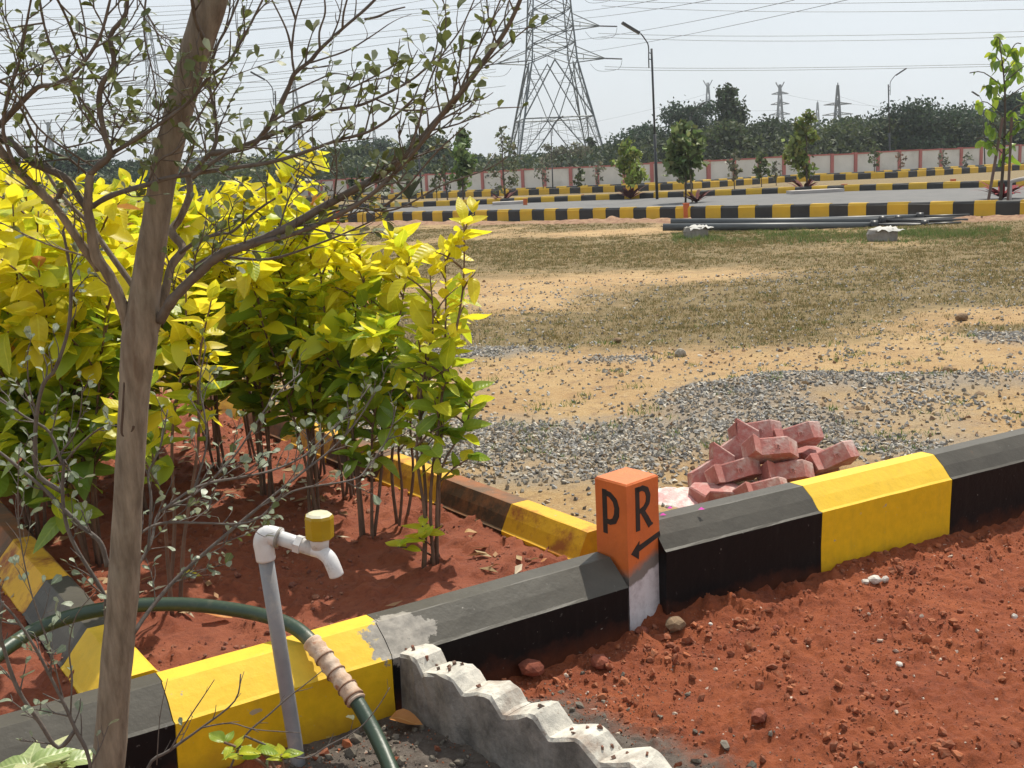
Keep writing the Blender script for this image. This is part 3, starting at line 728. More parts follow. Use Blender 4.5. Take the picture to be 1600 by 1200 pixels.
k = len(mb.v)
for o in (.0018, -.001):
    for (u, v) in tri: mb.v.append(Vector((eR[0]*u, eR[1]*u, v))+nn*o)
mb.f += [[k, k+2, k+1], [k+3, k+4, k+5], [k, k+1, k+4, k+3], [k+1, k+2, k+5, k+4], [k+2, k, k+3, k+5]]
link('arrow', mb.mesh('arrow', M_ltr), post)

# ------------------------------------------------------------------ zigzag pavers
M_pav = simple('red_paver_concrete', (.47, .19, .165), (.36, .125, .11), 16, .88, .004, 60, stain=(.56, .42, .38), stsc=14, stth=(.45, .66), rand=.3, obj=True)
def paver_mesh():
    xs = [-.112, -.060, .048, .112]; off = [-.012, .026, -.024, .014]
    top = [(x, .056+o) for x, o in zip(xs, off)]; bot = [(x, -.056+o) for x, o in zip(xs, off)]
    poly = bot + top[::-1]; mb = MB(); k = len(poly)
    cx, cy = 0, 0
    for (z, s) in ((-.04, .985), (.034, 1), (.04, .95)):
        for p in poly: mb.v.append(Vector((p[0]*s, p[1]*(s if s > .96 else .93), z)))
    for j in range(2):
        for i in range(k): mb.f.append([j*k+i, j*k+(i+1) % k, (j+1)*k+(i+1) % k, (j+1)*k+i])
    mb.f.append(list(range(k))[::-1]); mb.f.append([2*k+i for i in range(k)])
    return mb.mesh('paver_body', M_pav)
pav_me = paver_mesh()
nub = MB(); nub.box((.0, -.062, .0), (.022, .005, .004)).box((-.009, -.0635, -.009), (.004, .005, .018)).box((.009, -.0635, -.009), (.004, .005, .018))
# (px, py, Y, rx tilt, ry roll, yaw, label)
PAV = [
 (1118, 775, 4.40, 8, 4, 28, 'red zigzag paver lying lowest at the left foot of the paver pile'),
 (1190, 770, 4.36, -34, 3, 24, 'red zigzag paver at the front foot of the pile, behind the black kerb'),
 (1268, 757, 4.55, 5, 8, 12, 'red zigzag paver in the middle bottom layer of the pile'),
 (1112, 738, 4.60, 60, -48, 28, 'dark red paver leaning steeply down the left flank of the pile'),
 (1146, 738, 4.50, -30, -4, 18, 'red zigzag paver tipped forward above the left foot of the pile'),
 (1228, 741, 4.50, -36, 6, 12, 'dusty red paver tipped forward in the centre of the pile'),
 (1152, 700, 4.68, 62, -55, 20, 'red paver tilted up near the top left of the pile'),
 (1203, 704, 4.52, -38, 12, 14, 'red zigzag paver resting across the upper front of the pile'),
 (1243, 683, 4.72, -34, -6, 10, 'topmost red paver, pale dusty side facing the kerb'),
 (1180, 677, 4.74, -30, 2, 8, 'red paver at the top left corner of the pile, notched side out'),
 (1298, 717, 4.60, -36, -12, 16, 'large red paver sticking out at the right end of the pile'),
 (1272, 718, 4.76, 15, 10, -20, 'short-looking red paver wedged behind the right end paver'),
]
nm = nub.mesh('cast_mark', M_pav)
for i, (px, py, Y, rx, ry, rz, lab) in enumerate(PAV):
    p = at(px, py, Y)
    o = link('zigzag_paver', pav_me if i == 0 else pav_me); o.location = V3(p); o.rotation_euler = Euler((math.radians(rx), math.radians(ry), math.radians(rz)))
    tag(o, lab, 'paver', 'red zigzag pavers piled behind the kerb')
    c_ = link('cast_mark', nm, o)
# white and pink powder heap beside the pavers
def powder():
    c = G(1062, 782, .1); mb = MB(); n = 26; rings = 9
    mb.v.append(Vector((0, 0, .05)))
    for r_ in range(1, rings+1):
        for i in range(n):
            a = i/n*2*math.pi; R = r_/rings*(.17+.03*math.sin(3*a)+.015*math.sin(7*a)); x = math.cos(a)*R*1.05; y = math.sin(a)*R*.9
            h = .05*(1-(r_/rings)**2) + (U(-.007, .007) if r_ < rings else -.01); mb.v.append(Vector((x, y, h)))
    for i in range(n): mb.f.append([0, 1+i, 1+(i+1) % n])
    for r_ in range(rings-1):
        for i in range(n): mb.f.append([1+r_*n+i, 1+(r_+1)*n+i, 1+(r_+1)*n+(i+1) % n, 1+r_*n+(i+1) % n])
    M = simple('pink_white_powder', (.66, .52, .49), (.70, .30, .30), 9, .95, .006, 50, stain=(.75, .68, .64), stsc=16, stth=(.45, .6))
    o = link('powder_heap', mb.mesh('powder_heap', M, True)); o.location = V3(c); tag(o, 'low heap of crushed white and pink paver dust between post and pavers', 'powder heap')
powder()
M_pet = simple('magenta_petal', (.75, .05, .5), None, 30, .6)
for i, (px, py, z, lab) in enumerate([(1036, 806, .325, 'magenta petal on the black kerb right beside the marker post'), (1096, 797, .33, 'magenta petal on the black kerb below the paver pile'), (1047, 795, .16, 'magenta petal on the white powder heap')]):
    p = G(px, py, z); mb = MB(); mb.v = [Vector(v) for v in ((-.012, 0, .002), (0, -.006, .004), (.012, .001, .002), (.001, .007, .009), (0, 0, .003))]; mb.f = [[0, 1, 4], [1, 2, 4], [2, 3, 4], [3, 0, 4]]
    o = link('petal', mb.mesh('petal', M_pet)); o.location = V3(p); tag(o, lab, 'petal', 'fallen magenta petals')

# individual rocks
def rock(name, P, s, col, label, cat='stone', flat=.8, group=None):
    n = 1; sub = ICO_V.copy(); F_ = ICO_F
    # one subdivision
    vv = [Vector(v) for v in sub]; ff = []; cache = {}
    def mid(a, b_):
        k = (min(a, b_), max(a, b_))
        if k not in cache: vv.append(((vv[a]+vv[b_])/2).normalized()*vv[a].length); cache[k] = len(vv)-1
        return cache[k]
    for a, b_, c in F_:
        x, y_, z_ = mid(a, b_), mid(b_, c), mid(c, a); ff += [[a, x, z_], [x, b_, y_], [z_, y_, c], [x, y_, z_]]
    ax = Vector((U(.8, 1.25), U(.7, 1), flat*U(.8, 1.1))); mb = MB()
    for v in vv:
        w = v*(1+U(-.16, .14)); mb.v.append(Vector((w.x*ax.x, w.y*ax.y, w.z*ax.z))*s*.5)
    mb.f = ff
    o = link(name, mb.mesh(name, col)); o.location = V3(P)+Vector((0, 0, s*flat*.28)); o.rotation_euler = (U(-.2, .2), U(-.2, .2), U(0, 6)); return tag(o, label, cat, group)
M_rkred = simple('red_clod', (.25, .07, .035), (.16, .04, .022), 30, .95, .006, 60, obj=True)
M_rkgry = simple('grey_rock', (.36, .33, .28), (.2, .17, .13), 14, .9, .004, 60, obj=True)
M_rkbrn = simple('brown_rock', (.25, .17, .10), (.15, .09, .05), 14, .95, .006, 60, obj=True)
M_rkwht = simple('white_rock', (.66, .62, .56), (.45, .4, .34), 24, .9, .004, 60, obj=True)
for (px, py, z, s, m, lab, cat) in [
  (830, 1052, 0, .075, M_rkred, 'large red soil clod between the stepped edging and the black kerb', 'soil clod'),
  (938, 1040, 0, .06, M_rkred, 'round red soil clod just in front of the black kerb, left of the post', 'soil clod'),
  (1003, 992, 0, .045, M_rkred, 'red soil clod against the white foot of the marker post', 'soil clod'),
  (1055, 982, .01, .07, M_rkbrn, 'grey-brown flat stone right of the post foot', 'stone'),
  (1213, 985, 0, .03, M_rkred, 'small dark red clod in the middle of the verge', 'soil clod'),
  (1110, 977, .01, .018, M_rkwht, 'small white pebble in the shade of the black kerb', 'pebble'),
  (1366, 910, 0, .045, M_rkwht, 'largest white stone on the red soil below the yellow kerb', 'stone'),
  (1352, 912, 0, .03, M_rkwht, 'left white stone of the little group below the yellow kerb', 'stone'),
  (1383, 908, 0, .03, M_rkwht, 'right white stone of the little group below the yellow kerb', 'stone'),
  (1566, 800, .0, .05, M_rkgry, 'grey stone against the black kerb at the right edge', 'stone'),
  (1530, 627, .1, .10, M_rkbrn, 'brown rock standing on the gravel at the right', 'rock'),
  (1340, 655, .1, .11, M_rkbrn, 'brown clay lump on the gravel above the paver pile', 'rock'),
  (1503, 500, .1, .09, M_rkbrn, 'dark brown rock on the sandy field at the right', 'rock'),
  (1063, 557, .1, .10, M_rkgry, 'pale grey rock in the middle of the sandy field', 'rock'),
  (965, 535, .1, .07, M_rkbrn, 'small dark lump in the middle of the sandy field', 'rock'),
  (1480, 586, .1, .09, M_rkbrn, 'brown earth lump on the gravel ridge', 'rock'),
  (1360, 878, .02, .03, M_rkred, 'red clod below the lit yellow kerb face', 'soil clod'),
  (1585, 965, 0, .022, M_rkwht, 'pale pebble near the right edge of the red verge', 'pebble'),
  (1405, 1040, 0, .022, M_rkwht, 'chip of white stone low on the red verge', 'pebble'),
  (243, 1055, .13, .028, M_rkwht, 'white stone chip in the bed just behind the kerb', 'pebble'),
  (1185, 1125, 0, .05, M_rkred, 'flat red clod low in the middle of the verge', 'soil clod'),
]:
    rock('stone' if cat != 'soil clod' else 'soil_clod', G(px, py, z), s, m, lab, cat)

# ------------------------------------------------------------------ garden tap
M_pvcg = simple('grey_pvc', (.25, .255, .265), (.20, .20, .215), 20, .45, .0006, 90, stain=(.32, .3, .28), stsc=10, obj=False)
M_pvcw = simple('white_pvc', (.66, .66, .68), (.55, .54, .54), 25, .35, .0006, 90, stain=(.28, .26, .24), stsc=22, stth=(.58, .7))
m, nt, b_ = newmat('amber_plastic'); b_.inputs['Base Color'].default_value = (.50, .33, .01, 1); b_.inputs['Roughness'].default_value = .22
b_.inputs['Transmission Weight'].default_value = .35; b_.inputs['IOR'].default_value = 1.45; M_amb = m
pt0 = at(466, 1185, 2.66); pt0[2] = -.02; 
pB = at(464, 1180, 2.64); pT = at(413, 858, 2.60)
tap = thing('garden_tap', (pB[0], pB[1], 0), 'white plastic garden tap with amber handle on a grey pipe before the yellow kerb', 'tap')
rp = .0195
dirp = (V3(pT)-V3(pB)).normalized(); foot = V3(pB)-dirp*.12
MB().tube([foot, V3(pB), (V3(pB)+V3(pT))/2, V3(pT)], rp, 20).build('riser_pipe', M_pvcg, tap, True)
el0 = V3(pT)-dirp*.028; el1 = V3(at(412, 836, 2.60)); ar0 = V3(at(430, 838, 2.60)); ar1 = V3(at(490, 858, 2.58))
MB().tube(smoothpath([el0, V3(pT), V3(at(411, 846, 2.60)), V3(at(417, 836, 2.60)), ar0, ar0+(ar1-ar0).normalized()*.012], 4), .0245, 20).build('elbow', M_pvcw, tap, True)
adir = (ar1-ar0).normalized()
MB().tube([ar0, ar1], .0185, 18).build('arm_pipe', M_pvcw, tap, True)
MB().tube([ar0+adir*.055, ar0+adir*.072], .0235, 6).build('hex_collar', M_pvcw, tap)
MB().tube([ar0+adir*.006, ar0+adir*.012], .0262, 20).build('glue_ring', simple('old_glue', (.3, .28, .25), None, 40, .6), tap, True)
sp = [ar1-adir*.02, ar1, V3(at(502, 862, 2.57)), V3(at(514, 872, 2.56)), V3(at(521, 886, 2.55)), V3(at(526, 899, 2.55))]
MB().tube(smoothpath(sp, 4), [.0185+.0*(i) for i in range(21)], 18).build('spout', M_pvcw, tap, True)
cB = V3(at(500, 856, 2.575)); cT = V3(at(498, 832, 2.575)); cd = (cT-cB).normalized()
MB().tube([cB, cT], [.022, .026], 18).build('valve_neck', M_pvcw, tap, True)
c0 = V3(at(499.5, 841, 2.575)); c1 = V3(at(498, 803, 2.575)); hd = (c1-c0)
MB().tube([c0, c0+hd*.06, c0+hd*.86, c0+hd*.96], [.031, .0355, .0365, .034], 9).build('handle', M_amb, tap)
MB().tube([c0+hd*.965, c0+hd*1.04], [.033, .026], 9).build('handle_cap', simple('clear_cap', (.62, .6, .5), (.5, .46, .3), 30, .25), tap)

# ------------------------------------------------------------------ hose with cloth wrap
M_hose = simple('green_hose', (.018, .040, .024), (.03, .052, .032), 12, .42, .001, 60, stain=(.14, .13, .09), stsc=9, stth=(.56, .8))
M_wrap = simple('cloth_wrap', (.60, .48, .38), (.42, .27, .18), 30, .85, .002, 80, stain=(.30, .12, .06), stsc=26, stth=(.55, .66))
hp = [(-60, 1085, 2.62), (-20, 1040, 2.72), (10, 1013, 2.80), (60, 982, 2.90), (130, 958, 2.97), (210, 946, 3.00), (300, 945, 3.0), (390, 957, 2.95), (450, 975, 2.88), (487, 1003, 2.81), (525, 1052, 2.74), (560, 1100, 2.67), (590, 1155, 2.59), (612, 1205, 2.50), (628, 1250, 2.42)]
hpts = smoothpath([V3(at(*q)) for q in hp], 5)
hose = thing('hose', V3(at(-20, 1040, 2.72)), 'thick green hose arching over the kerb with a cloth-wrapped joint', 'hose')
MB().tube(hpts, .0205, 14).build('hose_tube', M_hose, hose, True)
wp = smoothpath([V3(at(*q)) for q in [(487, 1003, 2.81), (505, 1025, 2.775), (525, 1052, 2.74), (545, 1078, 2.70), (557, 1096, 2.675)]], 7)
MB().tube(wp, [.0255+.0022*math.sin(i*1.9)+U(-.001, .001) for i in range(len(wp))], 14).build('cloth_wrap', M_wrap, hose, True)
for t in (8, 14, 20, 25):
    if t < len(wp)-1:
        dd = (wp[t+1]-wp[t-1]).normalized(); MB().tube([wp[t]-dd*.002, wp[t]+dd*.002], .0290, 12).build('wire_tie', simple('rusty_wire', (.22, .11, .06), None, 30, .7), hose, True)

# ------------------------------------------------------------------ leaf meshes
def leaf_mesh(name, mat, w=.42, fold=.22, curve=.25, rows=6, tipw=1.0, twist=0., obov=False):
    mb = MB()
    for i in range(rows+1):
        t = i/rows
        ww = w*.5*(math.sin(math.pi*min(1, t**.85))**.8 if 0 < t < 1 else 0) if not obov else w*.5*(t**.7*(1-t**5)**.5 if t < 1 else 0)
        z = -curve*t*t + .05*math.sin(t*6)
        if i in (0, rows): mb.v.append(Vector((0, t, z)))
        else:
            tw = twist*t
            for s in (-1, -.5, 0, .5, 1): mb.v.append(Vector((s*ww, t, z+fold*abs(s)*ww*1.2+tw*s*ww - .12*(s*s)*ww)))
    def idx(i, s): return 0 if i == 0 else (1+(rows-1)*5 if i == rows else 1+(i-1)*5+s)
    for i in range(rows):
        for s in range(4):
            q = [idx(i, s), idx(i, s+1), idx(i+1, s+1), idx(i+1, s)]; r_ = []
            for a in q:
                if a not in r_: r_.append(a)
            mb.f.append(r_)
    return mb.mesh(name, mat, True)
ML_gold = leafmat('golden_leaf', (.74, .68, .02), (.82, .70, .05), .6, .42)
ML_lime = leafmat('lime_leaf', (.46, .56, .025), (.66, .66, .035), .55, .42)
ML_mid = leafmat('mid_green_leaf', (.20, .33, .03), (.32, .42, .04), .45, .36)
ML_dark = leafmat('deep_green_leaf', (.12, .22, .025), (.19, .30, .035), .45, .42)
ML_dead = leafmat('orange_dead_leaf', (.55, .22, .06), (.5, .3, .1), .3, .6)
def leafset(mat):
    return [leaf_mesh('leaf', mat, .56, .30, .30), leaf_mesh('leaf', mat, .64, .45, .12, twist=.25), leaf_mesh('leaf', mat, .50, .18, .52, twist=-.35), leaf_mesh('leaf', mat, .60, .12, -.08, twist=.2), leaf_mesh('leaf', mat, .58, .55, .4, twist=.1)]
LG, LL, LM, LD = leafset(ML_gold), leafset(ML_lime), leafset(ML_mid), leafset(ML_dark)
LX = leafset(ML_dead)
def leaf_matrix(p, d, up, L, roll=0):
    y_ = Vector(d).normalized(); x_ = y_.cross(Vector(up))
    if x_.length < .05: x_ = y_.cross(Vector((1, 0, .2)))
    x_.normalize(); z_ = x_.cross(y_)
    if roll:
        q = Matrix.Rotation(roll, 3, y_); x_ = q @ x_; z_ = q @ z_
    M = Matrix(((x_.x*L, y_.x*L, z_.x*L, p[0]), (x_.y*L, y_.y*L, z_.y*L, p[1]), (x_.z*L, y_.z*L, z_.z*L, p[2]), (0, 0, 0, 1)))
    return M
M_stem = simple('shrub_stem', (.17, .10, .065), (.10, .06, .04), 20, .8)
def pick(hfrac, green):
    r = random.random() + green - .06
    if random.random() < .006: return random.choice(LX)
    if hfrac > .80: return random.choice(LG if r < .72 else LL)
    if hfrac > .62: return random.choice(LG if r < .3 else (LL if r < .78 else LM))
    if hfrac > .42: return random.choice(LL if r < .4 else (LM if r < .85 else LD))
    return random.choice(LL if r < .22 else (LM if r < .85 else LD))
NL = [0]
def shrub(base, h, spread, label, nst=5, green=0., lean=(0, 0), leafL=.1, maxl=290, low=.3, tops=None, extra_n=200, name='golden_shrub', twn=7, group='golden-leaved shrubs in the red bed'):
    base = Vector((base[0], base[1], float(bz(np.array(base[0]), np.array(base[1])))-.01))
    r = thing(name, base, label, 'shrub', group)
    cand = []
    for s in range(nst):
        a = 2*math.pi*(s+U(0, .6))/nst
        foot = Vector((math.cos(a)*.025, math.sin(a)*.025, 0))
        if tops and s < len(tops): top = V3(tops[s])-base
        else:
            rr = spread*U(.35, 1.0); top = Vector((math.cos(a)*rr+lean[0], math.sin(a)*rr+lean[1], h*U(.78, 1.0)))
        mid = foot.lerp(top, .5) + Vector((U(-.04, .04)-top.x*.12, U(-.04, .04)-top.y*.12, h*.05))
        q = foot.lerp(top, .25) + Vector((-top.x*.1+U(-.02, .02), -top.y*.1+U(-.02, .02), 0))
        path = smoothpath([foot, q, mid, foot.lerp(top, .78)+Vector((U(-.03, .03), U(-.03, .03), .02)), top], 4)
        mb = MB(); n = len(path); mb.tube(path, [.0075*(1-.72*i/n) for i in range(n)], 6)
        twigs = [(path[int(n*max(.3, low)):], 1)]
        for k in range(twn):
            i = int(n*(low + (.95-low)*(k+U(0, .8))/twn)); i = min(i, n-2)
            d = (path[i+1]-path[i]).normalized(); az = U(0, 6.28); side = Vector((math.cos(az), math.sin(az), U(.1, .7))).normalized()
            L = spread*U(.45, .9)*(1-.3*i/n); e = path[i] + (side*.85+d*.4)*L
            m_ = path[i].lerp(e, .5)+Vector((0, 0, L*.08)); tp = smoothpath([path[i], m_, e], 4)
            mb.tube(tp, [.0045*(1-.6*j/len(tp)) for j in range(len(tp))], 4); twigs.append((tp, 0))
        link('stem', mb.mesh('stem', M_stem, True), r)
        for tp, main in twigs:
            ln = sum((tp[i+1]-tp[i]).length for i in range(len(tp)-1)); m = max(3, int(ln/.017)); ph = U(0, 6)
            for j in range(m):
                t = (j+.5)/m
                if not main and t < .25: continue
                f_ = t*(len(tp)-1); i = min(int(f_), len(tp)-2); p = tp[i].lerp(tp[i+1], f_-i); d = (tp[i+1]-tp[i]).normalized()
                ph += 2.4; a1 = d.orthogonal().normalized(); a2 = d.cross(a1); rad = a1*math.cos(ph)+a2*math.sin(ph)
                ld = (rad*U(.7, 1.1)+d*U(.25, .8)+Vector((0, 0, U(-.25, .25)))).normalized()
                cand.append((p, ld, leafL*U(.55, 1.45)*(1 if t < .9 else .8)))
            e = tp[-1]; d = (tp[-1]-tp[-2]).normalized()
            for j in range(3): cand.append((e, (d+Vector((U(-.6, .6), U(-.6, .6), U(-.1, .5)))).normalized(), leafL*U(.5, 1.0)))
    random.shuffle(cand); extra = cand[maxl:maxl+extra_n]; cand = cand[:maxl]
    V = []; Fc = []; MI = []; mats = []; off = 0
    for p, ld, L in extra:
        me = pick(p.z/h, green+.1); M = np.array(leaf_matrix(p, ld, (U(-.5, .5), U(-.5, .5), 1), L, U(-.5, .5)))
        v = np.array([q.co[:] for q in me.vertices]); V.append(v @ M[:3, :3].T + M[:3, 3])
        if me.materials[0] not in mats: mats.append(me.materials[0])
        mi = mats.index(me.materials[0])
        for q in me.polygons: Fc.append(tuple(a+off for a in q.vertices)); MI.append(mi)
        off += len(v)
    if V:
        me = bpy.data.meshes.new('inner_leaves'); me.from_pydata(np.concatenate(V).tolist(), [], Fc); me.update()
        for m_ in mats: me.materials.append(m_)
        me.polygons.foreach_set('material_index', MI); me.polygons.foreach_set('use_smooth', [True]*len(Fc)); tag(link('inner_leaves', me, r), kind='stuff')
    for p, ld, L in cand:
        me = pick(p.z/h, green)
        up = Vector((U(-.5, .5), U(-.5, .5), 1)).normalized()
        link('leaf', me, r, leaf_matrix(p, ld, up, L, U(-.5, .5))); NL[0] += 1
    return r

# ------------------------------------------------------------------ the golden shrubs
random.seed(21)
def gb(px, py): return G(px, py, .12)
shrub(gb(672, 890), 1.2, .22, 'leaning golden shrub nearest the cross kerb, one low shoot at its foot', 5, -.2, leafL=.095, maxl=215, extra_n=0, low=0.40,
      tops=[at(725, 345, 4.0), at(735, 615, 3.85), at(672, 430, 3.95), at(655, 545, 3.9), at(695, 395, 4.05)], twn=6)
shrub(gb(628, 818), 1.1, .26, 'bushy golden shrub against the brown part of the cross kerb', 3, -.15, leafL=.10, maxl=120, extra_n=0, low=0.40,
      tops=[at(690, 500, 4.3), at(630, 400, 4.4), at(668, 580, 4.2), at(610, 470, 4.2), at(700, 560, 4.3)], twn=6)
shrub(gb(575, 846), 1.2, .26, 'golden shrub with twin brown stems behind the tap', 4, .08, leafL=.10, maxl=285, low=0.30,
      tops=[at(640, 400, 4.3), at(560, 385, 4.2), at(500, 420, 4.2), at(600, 520, 4.0), at(690, 520, 4.2)])
shrub(gb(492, 815), 1.2, .3, 'golden shrub right of the tree trunk, second in from the twin stems', 4, .05, leafL=.10, maxl=290, low=0.32,
      tops=[at(480, 340, 4.4), at(430, 300, 4.5), at(530, 400, 4.4), at(400, 420, 4.2)])
shrub(gb(418, 775), 1.25, .3, 'tall golden shrub whose top shows between the dark tree branches', 4, 0, leafL=.10, maxl=290, low=0.32,
      tops=[at(440, 285, 4.8), at(380, 310, 4.7), at(340, 345, 4.6)])
shrub(gb(345, 740), 1.2, .32, 'golden shrub directly right of the tree trunk', 4, 0, leafL=.10, maxl=290, low=0.35, tops=[at(300, 320, 4.9), at(350, 350, 4.8)])
shrub(gb(272, 965), .95, .2, 'small golden shrub on two thin stems close behind the kerb', 3, .15, leafL=.085, maxl=70, low=0.52, twn=3,
      tops=[at(330, 470, 3.4), at(290, 430, 3.5)])
shrub(gb(150, 885), 1.2, .34, 'dense golden shrub just left of the tree trunk', 5, .05, leafL=.115, maxl=290, low=0.20, tops=[at(160, 340, 3.9), at(100, 360, 3.7), at(60, 420, 3.6)])
shrub(gb(60, 850), 1.25, .36, 'large-leaved golden shrub at the left edge above the yellow kerb', 5, .05, leafL=.12, maxl=290, low=0.20, tops=[at(20, 320, 3.7), at(60, 330, 3.9), at(-40, 400, 3.6)])
shrub(gb(-60, 800), 1.3, .4, 'golden shrub cut off by the left edge of the view', 5, 0, leafL=.118, maxl=290, low=0.20)
shrub(gb(110, 760), 1.25, .36, 'golden shrub second row, left of the trunk', 5, 0, leafL=.115, maxl=290, low=0.25, tops=[at(110, 305, 4.6), at(40, 290, 4.5), at(200, 330, 4.6)])
shrub(gb(10, 730), 1.3, .4, 'golden shrub second row at the far left', 5, -.05, leafL=.115, maxl=290, low=0.25, tops=[at(-10, 270, 4.8), at(50, 285, 5.0)])
shrub(gb(240, 735), 1.2, .34, 'golden shrub hidden behind the tree trunk', 4, 0, leafL=.105, maxl=290, low=0.32, tops=[at(230, 310, 5.0), at(190, 300, 5.0)])
shrub(gb(545, 780), 1.1, .28, 'golden shrub behind the twin-stemmed one, near the gravel', 4, .1, leafL=.09, maxl=290, low=0.35, tops=[at(540, 400, 5.0), at(580, 440, 4.9)])
shrub(gb(330, 705), 1.15, .34, 'golden shrub in the back row behind the trunk', 4, 0, leafL=.10, maxl=290, low=0.32, tops=[at(330, 330, 5.6)])
shrub(gb(130, 705), 1.3, .4, 'golden shrub in the back row at the left', 5, -.05, leafL=.11, maxl=290, low=0.32)
shrub(gb(20, 690), 1.3, .4, 'golden shrub in the far back corner of the bed', 5, -.05, leafL=.11, maxl=290, low=0.32)
shrub(gb(500, 745), 1.15, .34, 'golden shrub behind the second one, filling the gap before the gravel', 4, .15, leafL=.11, maxl=290, low=.25, tops=[at(470, 380, 5.2), at(530, 430, 5.0)], twn=6)
shrub(gb(400, 720), 1.2, .36, 'golden shrub in the back row right of the trunk', 4, .1, leafL=.11, maxl=290, low=.25, tops=[at(400, 330, 5.6), at(360, 380, 5.4)], twn=6)
shrub(gb(230, 800), 1.15, .36, 'golden shrub standing just behind the trunk foot', 4, .1, leafL=.11, maxl=290, low=.25, tops=[at(260, 350, 4.6), at(180, 380, 4.4)], twn=6)
shrub(gb(90, 800), 1.15, .36, 'golden shrub between the two big-leaved ones at the left', 4, .05, leafL=.115, maxl=290, low=.2, tops=[at(110, 380, 4.2), at(50, 400, 4.2)], twn=6)
# bright low shoots
random.seed(5)
shoot = bpy.data.objects.new('low_shoot', None)
def sprig(base, tips, label, n=6, L=.075, sets=(LL,), name='leafy_shoot', mat=None, cat='shoot'):
    base = V3(base); r = thing(name, base, label, cat)
    for tpx in tips:
        e = V3(tpx)-base; mb = MB(); pth = smoothpath([Vector((0, 0, 0)), e*.5+Vector((0, 0, .02)), e], 3); mb.tube(pth, [.004]*3+[.003]*(len(pth)-3), 5); link('stem', mb.mesh('stem', mat or M_stem, True), r)
        for k in range(n):
            a = k*2.4+U(0, 1); d = Vector((math.cos(a), math.sin(a)*.8, U(.15, .8))).normalized()
            link('leaf', random.choice(random.choice(sets)), r, leaf_matrix(e*U(.75, 1), d, (U(-.3, .3), U(-.6, .1), 1), L*U(.7, 1.2)))
    return r
sprig(gb(690, 878), [at(655, 840, 3.62), at(622, 855, 3.55), at(660, 822, 3.66)], 'pale lime shoot on the bare red bed behind the cross kerb corner', 4, .085)
sprig(at(445, 1230, 2.05), [at(400, 1172, 2.05), at(372, 1178, 2.0), at(440, 1180, 2.02), at(350, 1160, 2.05)], 'lime-green leafy plant at the bottom edge before the yellow kerb', 6, .038, (LL, LM))
ML_var = leafmat('variegated_leaf', (.25, .36, .10), (.6, .62, .36), .35, .4)
LV = [leaf_mesh('leaf', ML_var, .5, .3, .5), leaf_mesh('leaf', ML_var, .55, .2, .3, twist=.3)]
sprig(at(60, 1260, 1.95), [at(105, 1185, 1.95), at(45, 1195, 1.9), at(80, 1175, 1.97)], 'cream-edged variegated plant in the bottom left corner', 5, .07, (LV,), 'variegated_plant', None, 'plant')

# fallen leaves as things
for (px, py, z, L, ms, lab) in [(585, 955-45, .13, .001, LX, ''), (625, 1128, .01, .10, LX, 'curled orange dry leaf on the wet cement beside the hose'),
                               (295, 905, .14, .075, LG, 'yellow fallen leaf on the bed near the thin stems'), (335, 963, .14, .10, LX, 'dead orange leaf half under the hose arch'), (858, 882, .13, .05, LX, 'dry leaf at the foot of the yellow cross kerb'),
                               (738, 836, .13, .05, LX, 'pale dry leaf at the foot of the brown cross kerb'), (160, 600, .14, .001, LX, '')]:
    if not lab: continue
    o = link('fallen_leaf', ms[1]); p = G(px, py, z); o.matrix_world = leaf_matrix(p+np.array([-.03, 0, .012]), (1, U(-.4, .4), .05), (.1, -.2, 1), L); tag(o, lab, 'leaf')

# ------------------------------------------------------------------ foreground tree
def barkmat():
    m, nt, b = newmat('smooth_bark'); p = pos(nt)
    mp_ = N(nt, 'Mapping'); mp_.inputs['Scale'].default_value = (1, 1, .18); nt.links.new(p, mp_.inputs['Vector']); q = mp_.outputs['Vector']
    col = mixc(nt, rng_(nt, noise(nt, q, 60, 7, .65), .35, .65), (.265, .215, .165), (.13, .10, .073))
    col = mixc(nt, rng_(nt, noise(nt, q, 14, 5, .6), .58, .70, 0, .8), col, (.085, .045, .025))
    col = mixc(nt, rng_(nt, noise(nt, p, 16, 6, .6), .55, .75, 0, .5), col, (.25, .22, .17))
    nt.links.new(col, b.inputs['Base Color']); b.inputs['Roughness'].default_value = .85
    bump(nt, b, noise(nt, q, 130, 8, .7), .004); return m
M_bark = barkmat()
M_twig = simple('grey_twig_bark', (.135, .115, .10), (.085, .068, .06), 60, .8, .0015, 200)
random.seed(11)
YT = 1.85
tb = at(152, 1290, YT); 
tree = thing('young_tree', (tb[0]-.03, YT, 0), 'slim leaning brown tree with fine dark branches and tiny leaves in the left foreground', 'tree')
def P_(l, Y0, Y1):
    n = len(l); return [V3(at(a, b_, Y0+(Y1-Y0)*i/max(1, n-1))) for i, (a, b_) in enumerate(l)]
def pw(w, Y): return w*Y/FPX/2
tr = [(128, 1700), (150, 1350), (170, 1190), (180, 1060), (192, 930), (199, 800), (206, 680), (211, 600), (218, 530), (229, 440), (243, 350), (256, 270), (275, 190), (297, 110), (318, 40), (337, -20), (365, -110), (400, -220)]
tw_ = [62, 58, 54, 52, 50, 47, 47, 48, 56, 44, 42, 41, 41, 43, 47, 46, 40, 34]
tp = smoothpath(P_(tr, YT, YT), 4); rad = np.interp(np.linspace(0, len(tr)-1, len(tp)), range(len(tr)), [pw(w, YT) for w in tw_])
mb = MB(); mb.tube([Vector((tb[0]-.03, YT, -.02))]+tp, [pw(66, YT)]+[r_*(1+U(-.03, .03)) for r_ in rad], 20); mb.build('trunk', M_bark, tree, True)
